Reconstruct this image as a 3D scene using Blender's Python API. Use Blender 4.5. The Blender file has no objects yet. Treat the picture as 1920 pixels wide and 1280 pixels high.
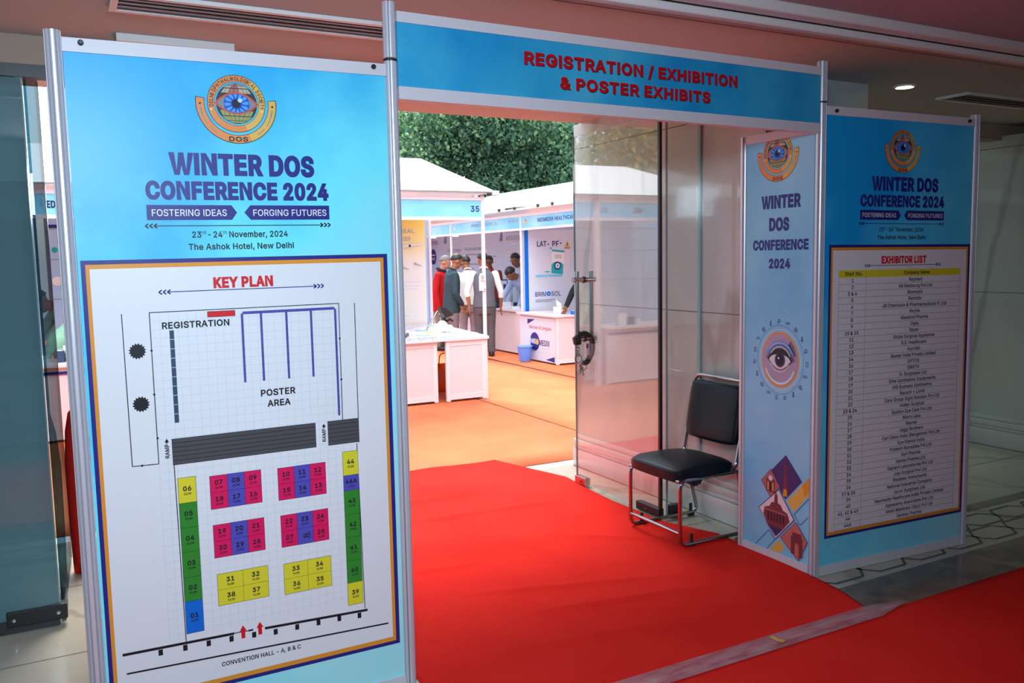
import bpy, bmesh, math, random
from math import sin, cos, pi, radians as R, sqrt, exp
from mathutils import Vector as V, Matrix, noise
from mathutils.geometry import delaunay_2d_cdt

random.seed(7)
sc = bpy.context.scene
col = sc.collection

# ------------------------------------------------------------------ camera
cam = bpy.data.cameras.new('camera')
co = bpy.data.objects.new('camera', cam); col.objects.link(co)
cam.sensor_width = 36.0; cam.lens = 1584.05 * 36 / 1920
cam.clip_start = .05; cam.clip_end = 300
PI_, RO_, YA_ = -0.0989, 0.0193, -0.4879
Rc = (Matrix.Rotation(YA_, 3, 'Z') @ Matrix.Rotation(PI_, 3, 'X') @ Matrix.Rotation(RO_, 3, 'Y')
      @ Matrix.Rotation(pi / 2, 3, 'X'))
co.matrix_world = Matrix.Translation((-0.0214, -2.7594, 1.5267)) @ Rc.to_4x4()
sc.camera = co

# ------------------------------------------------------------------ view / world / lights
sc.view_settings.view_transform = 'Standard'; sc.view_settings.look = 'None'
sc.view_settings.gamma = 1; sc.view_settings.use_curve_mapping = False
sc.view_settings.exposure = 0.0
w = bpy.data.worlds.new('sky'); sc.world = w; w.use_nodes = True
nt = w.node_tree; bg = nt.nodes['Background']
sky = nt.nodes.new('ShaderNodeTexSky'); sky.sky_type = 'NISHITA'; sky.sun_disc = False
sky.sun_elevation = R(52); sky.sun_rotation = R(200); sky.dust_density = 4; sky.air_density = 1.2
mx = nt.nodes.new('ShaderNodeMix'); mx.data_type = 'RGBA'; mx.inputs[0].default_value = .2
mx.inputs[6].default_value = (.76, .90, 1, 1); nt.links.new(sky.outputs[0], mx.inputs[7])
nt.links.new(mx.outputs[2], bg.inputs[0]); bg.inputs[1].default_value = 1.45

def lamp(name, kind, loc, rot, energy, color, **k):
    l = bpy.data.lights.new(name, kind); l.energy = energy; l.color = color
    for a, b in k.items(): setattr(l, a, b)
    o = bpy.data.objects.new(name, l); col.objects.link(o); o.location = loc; o.rotation_euler = rot
    return o
def aim(o, t):
    o.rotation_euler = (V(t) - V(o.location)).to_track_quat('-Z', 'Y').to_euler()
sun = lamp('sun', 'SUN', (0, 0, 20), (R(-30), R(10), 0), 6.0, (1, .96, .9), angle=R(30))
# area lamp added beside the camera, standing in for the photographer's flash
key = lamp('flash_fill', 'AREA', (.05, -2.75, 2.12), (0, 0, 0), 51, (.64, .86, 1), shape='RECTANGLE', size=.5, size_y=.35, spread=R(138))
aim(key, (.5, 0, 1.1))

# ------------------------------------------------------------------ materials
def mat(name, c, rough=.5, metal=0., spec=.5, coat=0., emit=None, es=0., sheen=0.):
    m = bpy.data.materials.new(name); m.use_nodes = True
    b = m.node_tree.nodes['Principled BSDF']
    b.inputs['Base Color'].default_value = (*c, 1); b.inputs['Roughness'].default_value = rough
    b.inputs['Metallic'].default_value = metal; b.inputs['Specular IOR Level'].default_value = spec
    b.inputs['Coat Weight'].default_value = coat; b.inputs['Coat Roughness'].default_value = .05
    b.inputs['Sheen Weight'].default_value = sheen
    if emit: b.inputs['Emission Color'].default_value = (*emit, 1); b.inputs['Emission Strength'].default_value = es
    return m
def nodes(m): return m.node_tree.nodes, m.node_tree.links, m.node_tree.nodes['Principled BSDF']
def ramp(N, stops):
    r = N.new('ShaderNodeValToRGB'); e = r.color_ramp.elements
    while len(e) < len(stops): e.new(.5)
    for i, (p, c) in enumerate(stops): e[i].position = p; e[i].color = (*c, 1)
    return r
def noisy(m, stops, scale=3., detail=4., stretch=(1, 1, 1), dist=0., bump=0., bscale=None, rough=.5):
    N, L, b = nodes(m)
    tc = N.new('ShaderNodeTexCoord'); mp = N.new('ShaderNodeMapping'); mp.inputs['Scale'].default_value = stretch
    L.new(tc.outputs['Object'], mp.inputs[0])
    n = N.new('ShaderNodeTexNoise'); n.inputs['Scale'].default_value = scale; n.inputs['Detail'].default_value = detail
    n.inputs['Distortion'].default_value = dist; n.inputs['Roughness'].default_value = rough
    L.new(mp.outputs[0], n.inputs[0]); r = ramp(N, stops); L.new(n.outputs[0], r.inputs[0]); L.new(r.outputs[0], b.inputs['Base Color'])
    if bump:
        n2 = N.new('ShaderNodeTexNoise'); n2.inputs['Scale'].default_value = bscale or scale; n2.inputs['Detail'].default_value = 3
        L.new(tc.outputs['Object'], n2.inputs[0]); bp = N.new('ShaderNodeBump'); bp.inputs['Strength'].default_value = bump
        bp.inputs['Distance'].default_value = .01; L.new(n2.outputs[0], bp.inputs['Height']); L.new(bp.outputs[0], b.inputs['Normal'])
    return m
def glass(name, tint, ior=1.5, rough=0., boost=1.):
    m = bpy.data.materials.new(name); m.use_nodes = True; N = m.node_tree.nodes; L = m.node_tree.links; N.clear()
    o = N.new('ShaderNodeOutputMaterial'); t = N.new('ShaderNodeBsdfTransparent'); t.inputs[0].default_value = (*tint, 1)
    g = N.new('ShaderNodeBsdfGlossy'); g.inputs[0].default_value = (1, 1, 1, 1); g.inputs[1].default_value = rough
    f = N.new('ShaderNodeFresnel'); ge = N.new('ShaderNodeNewGeometry'); mi = N.new('ShaderNodeMix'); mi.inputs[2].default_value = ior; mi.inputs[3].default_value = 1 / ior
    L.new(ge.outputs['Backfacing'], mi.inputs[0]); L.new(mi.outputs[0], f.inputs[0])
    k = N.new('ShaderNodeMath'); k.operation = 'MULTIPLY'; k.inputs[1].default_value = boost; k.use_clamp = True
    x = N.new('ShaderNodeMixShader'); L.new(f.outputs[0], k.inputs[0]); L.new(k.outputs[0], x.inputs[0])
    L.new(t.outputs[0], x.inputs[1]); L.new(g.outputs[0], x.inputs[2]); L.new(x.outputs[0], o.inputs[0])
    return m

def sky_print(name, lo, hi, pale, seed=0., axis=(1.1, 0, -.55), off=0., amp=1.1):
    """printed cloudy-blue poster paper: deep blue at one corner fading to pale cyan, with soft clouds"""
    m = mat(name, lo, .38, spec=.35); N, L, b = nodes(m)
    tc = N.new('ShaderNodeTexCoord'); mp = N.new('ShaderNodeMapping'); mp.inputs['Location'].default_value = (seed, seed, seed)
    L.new(tc.outputs['Object'], mp.inputs[0])
    n = N.new('ShaderNodeTexNoise'); n.inputs['Scale'].default_value = 1.7; n.inputs['Detail'].default_value = 5; n.inputs['Roughness'].default_value = .55
    L.new(mp.outputs[0], n.inputs[0])
    d = N.new('ShaderNodeVectorMath'); d.operation = 'DOT_PRODUCT'; d.inputs[1].default_value = axis; L.new(tc.outputs['Object'], d.inputs[0])
    a = N.new('ShaderNodeMath'); a.operation = 'MULTIPLY_ADD'; a.inputs[1].default_value = amp; L.new(n.outputs[0], a.inputs[0]); L.new(d.outputs['Value'], a.inputs[2])
    a2 = N.new('ShaderNodeMath'); a2.operation = 'ADD'; a2.inputs[1].default_value = off; L.new(a.outputs[0], a2.inputs[0])
    r = ramp(N, [(0., lo), (.45, hi), (1., pale)]); L.new(a2.outputs[0], r.inputs[0]); L.new(r.outputs[0], b.inputs['Base Color'])
    return m

M = {}
M['alu'] = mat('anodised aluminium', (.66, .66, .74), .33, .28)
M['aluw'] = mat('white lacquered profile', (.66, .64, .70), .4, .0)
M['groove'] = mat('post groove', (.22, .22, .26), .5, .2)
M['under'] = mat('rubber grey', (.06, .05, .055), .7)
M['black'] = mat('black plastic', (.012, .012, .013), .45)
M['print_l'] = sky_print('cloud print wide', (.008, .42, .86), (.17, .83, .98), (.42, .84, .91), 3., (.42, 0, -.38), .14)
M['print_r'] = sky_print('cloud print list', (.006, .36, .84), (.11, .66, .95), (.34, .76, .90), 3., (.42, 0, -.38), .06 - 3.04 * .42)
M['print_h'] = sky_print('cloud print header', (.0, .26, .62), (.04, .42, .70), (.26, .58, .74), 11.3, (0, 0, 0), -.62, 1.9)
M['print_s'] = sky_print('cloud print narrow', (.10, .42, .78), (.24, .60, .86), (.50, .74, .90), 5., (0, 0, 0), -.2)
M['paper'] = mat('white poster paper', (.78, .79, .84), .4, spec=.35)
def flat(name, c): M[name] = mat(name, c, .42, spec=.3)
for n_, c_ in dict(navy=(.022, .022, .22), navyd=(.012, .014, .07), orange=(.78, .30, .03), ink=(.012, .013, .02), red=(.66, .012, .02),
                   redh=(.50, .004, .01), white=(.82, .83, .87), mag=(.72, .012, .115), viol=(.085, .08, .46), green=(.03, .25, .03), yel=(.72, .66, .035),
                   blue=(.0, .15, .68), grey=(.075, .075, .085), cyan=(.50, .72, .80), slate=(.035, .075, .14), ring=(.80, .27, .07), ringy=(.78, .46, .10),
                   globe=(.035, .035, .03), globeg=(.33, .36, .13), globec=(.52, .42, .30), lid=(.62, .09, .05), sclera=(.22, .25, .30), iris=(.01, .07, .52), irisl=(.06, .36, .86),
                   pupil=(.005, .006, .03), skinp=(.42, .33, .50), skind=(.07, .05, .16), lash=(.015, .012, .03), dusk=(.055, .035, .16), brick=(.21, .045, .06), brickl=(.42, .14, .14),
                   dia_r=(.60, .16, .14), tyel=(.80, .50, .05), teal=(.01, .45, .45), fascia=(.30, .66, .86), fascia2=(.05, .40, .76), lav=(.70, .72, .82), posterw=(.62, .72, .86), greytxt=(.28, .30, .38), pinkw=(.80, .68, .72),
                   txtw=(.80, .82, .90)).items(): flat(n_, c_)
M['fascia'] = sky_print('stall fascia print', (.06, .42, .82), (.22, .60, .88), (.55, .80, .90), 1., (0, 0, 0), -.1)
M['poster_y'] = mat('yellow poster', (.8, .8, .8), .45)
N, L, b = nodes(M['poster_y']); tc = N.new('ShaderNodeTexCoord'); sp = N.new('ShaderNodeSeparateXYZ'); L.new(tc.outputs['Object'], sp.inputs[0])
mr = N.new('ShaderNodeMapRange'); mr.inputs[1].default_value = .7; mr.inputs[2].default_value = 2.05; L.new(sp.outputs[2], mr.inputs[0])
r_ = ramp(N, [(0, (.80, .76, .70)), (.55, (.80, .80, .76)), (.80, (.80, .62, .25)), (1, (.80, .52, .05))]); L.new(mr.outputs[0], r_.inputs[0]); L.new(r_.outputs[0], b.inputs[0])

def carpet(name, a, bcol, rough=.95):
    m = mat(name, a, rough, spec=.1, sheen=0.)
    return noisy(m, [(.35, a), (.7, bcol)], 2.2, 6, bump=.35, bscale=420.)
M['carpet_r'] = carpet('red carpet', (.82, .020, .013), (.90, .028, .018))
M['carpet_o'] = carpet('orange carpet', (.74, .19, .085), (.80, .23, .105))
def marble(name, base, vein, rough, coat=0.):
    m = mat(name, base, rough, spec=.5, coat=coat); N, L, b = nodes(m)
    tc = N.new('ShaderNodeTexCoord')
    n = N.new('ShaderNodeTexNoise'); n.inputs['Scale'].default_value = 1.6; n.inputs['Detail'].default_value = 7; n.inputs['Distortion'].default_value = .6
    mp = N.new('ShaderNodeMapping'); mp.inputs['Scale'].default_value = (1, 1, .45); L.new(tc.outputs['Object'], mp.inputs[0]); L.new(mp.outputs[0], n.inputs[0])
    r1 = ramp(N, [(.3, tuple(x * .82 for x in base)), (.65, base)]); L.new(n.outputs[0], r1.inputs[0])
    n2 = N.new('ShaderNodeTexWave'); n2.wave_type = 'BANDS'; n2.bands_direction = 'DIAGONAL'; n2.inputs['Scale'].default_value = .55; n2.inputs['Distortion'].default_value = 9; n2.inputs['Detail'].default_value = 5; n2.inputs['Detail Scale'].default_value = .9; n2.inputs['Detail Roughness'].default_value = .6
    mp2 = N.new('ShaderNodeMapping'); mp2.inputs['Scale'].default_value = (1, 1, .22); L.new(tc.outputs['Object'], mp2.inputs[0]); L.new(mp2.outputs[0], n2.inputs[0])
    r2 = ramp(N, [(.0, (1, 1, 1)), (.03, (0, 0, 0)), (1, (0, 0, 0))]); L.new(n2.outputs[0], r2.inputs[0])
    x = N.new('ShaderNodeMix'); x.data_type = 'RGBA'; L.new(r2.outputs[0], x.inputs[0]); L.new(r1.outputs[0], x.inputs[6]); x.inputs[7].default_value = (*vein, 1)
    sc_ = N.new('ShaderNodeMath'); sc_.operation = 'MULTIPLY'; sc_.inputs[1].default_value = .55; L.new(r2.outputs[0], sc_.inputs[0]); L.new(sc_.outputs[0], x.inputs[0])
    L.new(x.outputs[2], b.inputs[0]); return m
M['marble'] = marble('polished cream marble', (.57, .60, .575), (.30, .28, .25), .06)
M['plinth'] = marble('white marble', (.66, .65, .62), (.4, .38, .35), .25)
M['floor'] = marble('beige marble floor', (.50, .45, .36), (.25, .20, .14), .18)
M['apron'] = mat('pale stone', (.74, .75, .74), .45)
M['band'] = noisy(mat('brown marble', (.16, .11, .07), .2), [(.35, (.10, .065, .04)), (.7, (.24, .17, .11))], 5, 6, dist=1.)
M['inlay'] = mat('dark stone inlay', (.04, .045, .05), .25)
M['grout'] = mat('joint', (.16, .13, .10), .7)
M['ceil'] = mat('painted ceiling', (.48, .47, .45), .8, spec=.2)
M['lintel'] = mat('painted lintel', (.44, .34, .28), .8, spec=.2)
M['ceil2'] = mat('painted tray ceiling', (.52, .40, .43), .8, spec=.2)
M['mould'] = mat('white moulding', (.82, .78, .78), .5)
M['seam'] = mat('ceiling seam', (.20, .10, .10), .8)
M['ventm'] = mat('vent metal', (.20, .19, .20), .45, .4)
M['glass'] = glass('clear glass', (.93, .965, .955), 1.75)
M['glasst'] = glass('tinted glass', (.17, .28, .30), 1.6, 0., 1.5)
M['glassd'] = glass('dimming glass', (.42, .50, .48), 1.5)
N = M['glasst'].node_tree.nodes; L = M['glasst'].node_tree.links; fl = N.new('ShaderNodeBsdfDiffuse'); fl.inputs[0].default_value = (.16, .33, .38, 1); ms_ = N.new('ShaderNodeMixShader'); ms_.inputs[0].default_value = .62  # teal diffuse mixed in, standing in for the room's reflection on the pane
o_ = [n_ for n_ in N if n_.type == 'OUTPUT_MATERIAL'][0]; pv_ = o_.inputs[0].links[0].from_socket; tp_ = [n_ for n_ in N if n_.type == 'BSDF_TRANSPARENT'][0]; x_ = pv_.node
L.new(tp_.outputs[0], ms_.inputs[1]); L.new(fl.outputs[0], ms_.inputs[2]); L.new(ms_.outputs[0], x_.inputs[1])
M['glassl'] = glass('tinted leaf glass', (.16, .30, .34), 1.5, 0., .22)
M['edge'] = mat('glass edge', (.25, .42, .42), .1, 0, .8)
M['edged'] = mat('dark gasket', (.01, .013, .015), .35)
M['steel'] = mat('brushed steel', (.52, .52, .52), .22, 1.)
M['chrome'] = mat('chrome', (.42, .41, .42), .12, 1.)
M['darkm'] = mat('dark bronze fitting', (.05, .05, .055), .35, .6)
M['leather'] = noisy(mat('black vinyl', (.008, .012, .015), .38, spec=.22), [(.3, (.004, .009, .014)), (.7, (.006, .014, .021))], 6, 3, bump=.12, bscale=160)
M['tent'] = mat('white tent fabric', (.9, .92, .94), .8)
N, L, b = nodes(M['tent']); tr = N.new('ShaderNodeBsdfTranslucent'); tr.inputs[0].default_value = (.9, .92, .94, 1); df = N.new('ShaderNodeBsdfDiffuse'); df.inputs[0].default_value = (.9, .92, .94, 1)
ms_ = N.new('ShaderNodeMixShader'); ms_.inputs[0].default_value = .2; L.new(df.outputs[0], ms_.inputs[1]); L.new(tr.outputs[0], ms_.inputs[2]); L.new(ms_.outputs[0], N['Material Output'].inputs[0])
M['wallp'] = mat('stall wall panel', (.40, .58, .84), .5)
M['counter'] = mat('counter panel', (.74, .62, .68), .45)
M['counterf'] = mat('counter frame', (.76, .70, .76), .4)
M['binb'] = mat('blue plastic', (.12, .30, .92), .4)
M['bago'] = mat('orange bag', (.85, .10, .01), .5)
M['dark'] = mat('dark interior', (.03, .02, .02), .8)
M['tape'] = noisy(mat('sticky tape', (.5, .2, .22), .3), [(.35, (.62, .22, .26)), (.7, (.78, .58, .62))], 30, 4, stretch=(.25, 1.5, 1))
N, L, b = nodes(M['tape']); tr = N.new('ShaderNodeBsdfTransparent'); ms_ = N.new('ShaderNodeMixShader'); ms_.inputs[0].default_value = .42; L.new(tr.outputs[0], ms_.inputs[1]); L.new(b.outputs[0], ms_.inputs[2]); L.new(ms_.outputs[0], N['Material Output'].inputs[0])
M['mint'] = mat('mint cloth', (.32, .66, .48), .8)
M['lampe'] = mat('lit lamp', (1, .9, .7), .5, emit=(1, .82, .5), es=14)
M['lampw'] = mat('lit spotlight', (1, 1, 1), .5, emit=(.95, .97, 1), es=6)
M['leafA'] = mat('leaf', (.075, .19, .125), .5); M['leafB'] = mat('leaf light', (.17, .33, .18), .5)
M['leafC'] = mat('leaf dark', (.032, .105, .08), .55); M['leafD'] = mat('leaf yellow', (.42, .40, .10), .5)
for q_ in 'ABCD':
    N, L, b = nodes(M['leaf' + q_]); tr = N.new('ShaderNodeBsdfTranslucent'); c_ = b.inputs[0].default_value; tr.inputs[0].default_value = (min(1, c_[0] * 2.2), min(1, c_[1] * 1.9), c_[2] * 1.1, 1)
    ms_ = N.new('ShaderNodeMixShader'); ms_.inputs[0].default_value = .35; L.new(b.outputs[0], ms_.inputs[1]); L.new(tr.outputs[0], ms_.inputs[2]); L.new(ms_.outputs[0], N['Material Output'].inputs[0])
M['bark'] = noisy(mat('bark', (.12, .08, .05), .9), [(.3, (.07, .05, .035)), (.7, (.18, .13, .09))], 14, 4, stretch=(1, 1, .2))
M['dryleaf'] = mat('dry leaf', (.28, .10, .03), .7)
M['skin'] = mat('skin', (.27, .115, .06), .5, spec=.3); M['skin2'] = mat('skin fair', (.40, .19, .12), .5, spec=.3)
M['hair'] = mat('black hair', (.010, .009, .010), .5); M['hairg'] = mat('grey hair', (.16, .15, .15), .7)
M['eyew'] = mat('eye white', (.7, .68, .65), .3)

# ------------------------------------------------------------------ geometry helpers
class MB:
    def __init__(s): s.v = []; s.f = []; s.m = []; s.ms = []
    def mi(s, m):
        m = M[m] if isinstance(m, str) else m
        if m not in s.ms: s.ms.append(m)
        return s.ms.index(m)
    def add(s, vs, fs, m):
        k = len(s.v); i = s.mi(m); s.v += [tuple(q) for q in vs]
        for f in fs: s.f.append(tuple(k + q for q in f)); s.m.append(i)
    def box(s, x0, x1, y0, y1, z0, z1, m, T=None):
        vs = [V((x, y, z)) for z in (z0, z1) for y in (y0, y1) for x in (x0, x1)]
        if T: vs = [T @ q for q in vs]
        s.add(vs, [(0, 2, 3, 1), (4, 5, 7, 6), (0, 1, 5, 4), (2, 6, 7, 3), (0, 4, 6, 2), (1, 3, 7, 5)], m)
    def rbox(s, x0, x1, y0, y1, z0, z1, r, m, seg=3):
        bm = bmesh.new(); bmesh.ops.create_cube(bm, size=1)
        for q in bm.verts: q.co = V(((x0 + x1) / 2 + q.co.x * (x1 - x0), (y0 + y1) / 2 + q.co.y * (y1 - y0), (z0 + z1) / 2 + q.co.z * (z1 - z0)))
        bmesh.ops.bevel(bm, geom=bm.edges[:], offset=r, segments=seg, profile=.5, affect='EDGES'); s.bm(bm, m)
    def bm(s, bm, m, T=None):
        bm.verts.index_update(); s.add([(T @ q.co) if T else q.co.copy() for q in bm.verts], [[q.index for q in f.verts] for f in bm.faces], m); bm.free()
    def tube(s, pts, rad, m, n=10, cap=True):
        pts = [V(q) for q in pts]; rr = rad if isinstance(rad, (list, tuple)) else [rad] * len(pts)
        t = (pts[1] - pts[0]).normalized(); up = V((0, 0, 1)) if abs(t.z) < .9 else V((1, 0, 0))
        nrm = t.cross(up).normalized(); vs = []; fs = []
        for i, p in enumerate(pts):
            if i == 0: tt = pts[1] - p
            elif i == len(pts) - 1: tt = p - pts[i - 1]
            else: tt = (pts[i + 1] - p).normalized() + (p - pts[i - 1]).normalized()
            tt.normalize(); nrm = (nrm - tt * nrm.dot(tt)).normalized(); bn = tt.cross(nrm)
            vs += [p + (nrm * cos(2 * pi * k / n) + bn * sin(2 * pi * k / n)) * rr[i] for k in range(n)]
        for i in range(len(pts) - 1):
            for k in range(n): a = i * n + k; b_ = i * n + (k + 1) % n; fs.append((a, b_, b_ + n, a + n))
        if cap: fs.append(tuple(range(n - 1, -1, -1))); fs.append(tuple(range((len(pts) - 1) * n, len(pts) * n)))
        s.add(vs, fs, m)
    def lathe(s, prof, c, m, n=24, ax='z'):
        vs = []; fs = []
        for (r, z) in prof:
            for k in range(n):
                a = 2 * pi * k / n; q = (r * cos(a), r * sin(a), z)
                if ax == 'x': q = (q[2], q[0], q[1])
                if ax == 'y': q = (q[0], q[2], q[1])
                vs.append(V(c) + V(q))
        for i in range(len(prof) - 1):
            for k in range(n): a = i * n + k; b_ = i * n + (k + 1) % n; fs.append((a, b_, b_ + n, a + n))
        fs.append(tuple(range(n - 1, -1, -1))); fs.append(tuple(range((len(prof) - 1) * n, len(prof) * n)))
        s.add(vs, fs, m)
    def ball(s, c, r, m, n=12, q=None):
        rx, ry, rz = r if isinstance(r, (tuple, list)) else (r, r, r); vs = []; fs = []
        for i in range(n + 1):
            a = pi * i / n
            for k in range(2 * n):
                b_ = pi * k / n; p = V((rx * sin(a) * cos(b_), ry * sin(a) * sin(b_), rz * cos(a)))
                vs.append(V(c) + ((q @ p) if q else p))
        for i in range(n):
            for k in range(2 * n): a = i * 2 * n + k; b_ = i * 2 * n + (k + 1) % (2 * n); fs.append((a, a + 2 * n, b_ + 2 * n, b_))
        s.add(vs, fs, m)
    def loft(s, rings, m, n=20, cap=True):
        """rings: (centre, half-width vector, half-depth vector)"""
        vs = []; fs = []
        for c, a, b_ in rings: vs += [V(c) + V(a) * cos(2 * pi * k / n) + V(b_) * sin(2 * pi * k / n) for k in range(n)]
        for i in range(len(rings) - 1):
            for k in range(n): p = i * n + k; q = i * n + (k + 1) % n; fs.append((p, q, q + n, p + n))
        if cap: fs.append(tuple(range(n - 1, -1, -1))); fs.append(tuple(range((len(rings) - 1) * n, len(rings) * n)))
        s.add(vs, fs, m)
    def prism(s, poly, z0, z1, m, T=None):
        n = len(poly); vs = [V((x, y, z)) for z in (z0, z1) for x, y in poly]
        if T: vs = [T @ q for q in vs]
        s.add(vs, [tuple(range(n - 1, -1, -1)), tuple(range(n, 2 * n))] + [(i, (i + 1) % n, n + (i + 1) % n, n + i) for i in range(n)], m)
    # printed marks on a frame F(s, z, n)
    def poly(s, F, pts, n, m): s.add([F(a, b_, n) for a, b_ in pts], [tuple(range(len(pts)))], m)
    def rect(s, F, x0, x1, z0, z1, n, m): s.poly(F, [(x0, z0), (x1, z0), (x1, z1), (x0, z1)], n, m)
    def line(s, F, a, b_, wd, n, m):
        d = V((b_[0] - a[0], b_[1] - a[1])); d.normalize(); e = V((-d.y, d.x)) * wd / 2
        s.poly(F, [(a[0] - e.x, a[1] - e.y), (b_[0] - e.x, b_[1] - e.y), (b_[0] + e.x, b_[1] + e.y), (a[0] + e.x, a[1] + e.y)], n, m)
    def arc(s, F, c, r0, r1, a0, a1, n, m, k=48, sq=1.):
        vs = []; fs = []
        for i in range(k + 1):
            a = R(a0 + (a1 - a0) * i / k)
            vs += [F(c[0] + r0 * cos(a) * sq, c[1] + r0 * sin(a), n), F(c[0] + r1 * cos(a) * sq, c[1] + r1 * sin(a), n)]
        for i in range(k): fs.append((2 * i, 2 * i + 1, 2 * i + 3, 2 * i + 2))
        s.add(vs, fs, m)
    def disc(s, F, c, r, n, m, k=40, sq=1.): s.poly(F, [(c[0] + r * sq * cos(2 * pi * i / k), c[1] + r * sin(2 * pi * i / k)) for i in range(k)], n, m)
    def text(s, F, t, x0, x1, zb, cap, n, m, bold=.02, rot=None, align='C', cen=None):
        """x0..x1: width to fit (x1 None: natural width about x0)"""
        sq = 1. if x1 is None else min(1.6, max(.35, ((x1 - x0) / natural(t)) / (cap / CAP)))
        vs, fs, bx0, bx1, y0, y1 = glyphs(t, bold, sq); ky = cap / (y1 - y0); kx = ky if x1 is None else (x1 - x0) / (bx1 - bx0); zb -= y0 * ky
        if x1 is None:
            wd = (bx1 - bx0) * kx; x0 = x0 - (wd / 2 if align == 'C' else wd if align == 'R' else 0)
        P = [((x - bx0) * kx + x0, y * ky + zb) for x, y in vs]
        if rot is not None:
            ca, sa = cos(rot), sin(rot); P = [(cen[0] + (x - cen[0]) * ca - (y - cen[1]) * sa, cen[1] + (x - cen[0]) * sa + (y - cen[1]) * ca) for x, y in P]
        s.add([F(x, y, n) for x, y in P], fs, m)
    def build(s, name, parent=None, smooth=False, auto=None):
        me = bpy.data.meshes.new(name); me.from_pydata([tuple(q) for q in s.v], [], s.f)
        for m in s.ms: me.materials.append(m)
        me.polygons.foreach_set('material_index', s.m)
        if smooth: me.polygons.foreach_set('use_smooth', [True] * len(s.f))
        me.update(); o = bpy.data.objects.new(name, me); col.objects.link(o)
        if auto: me.polygons.foreach_set('use_smooth', [True] * len(s.f)); me.set_sharp_from_angle(angle=R(auto))
        if parent: o.parent = parent; o.matrix_parent_inverse = parent_inv(parent)
        return o
def world(p):
    return p.matrix_basis.copy() if not p.parent else world(p.parent) @ p.matrix_parent_inverse @ p.matrix_basis
def parent_inv(p): return world(p).inverted()

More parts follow.
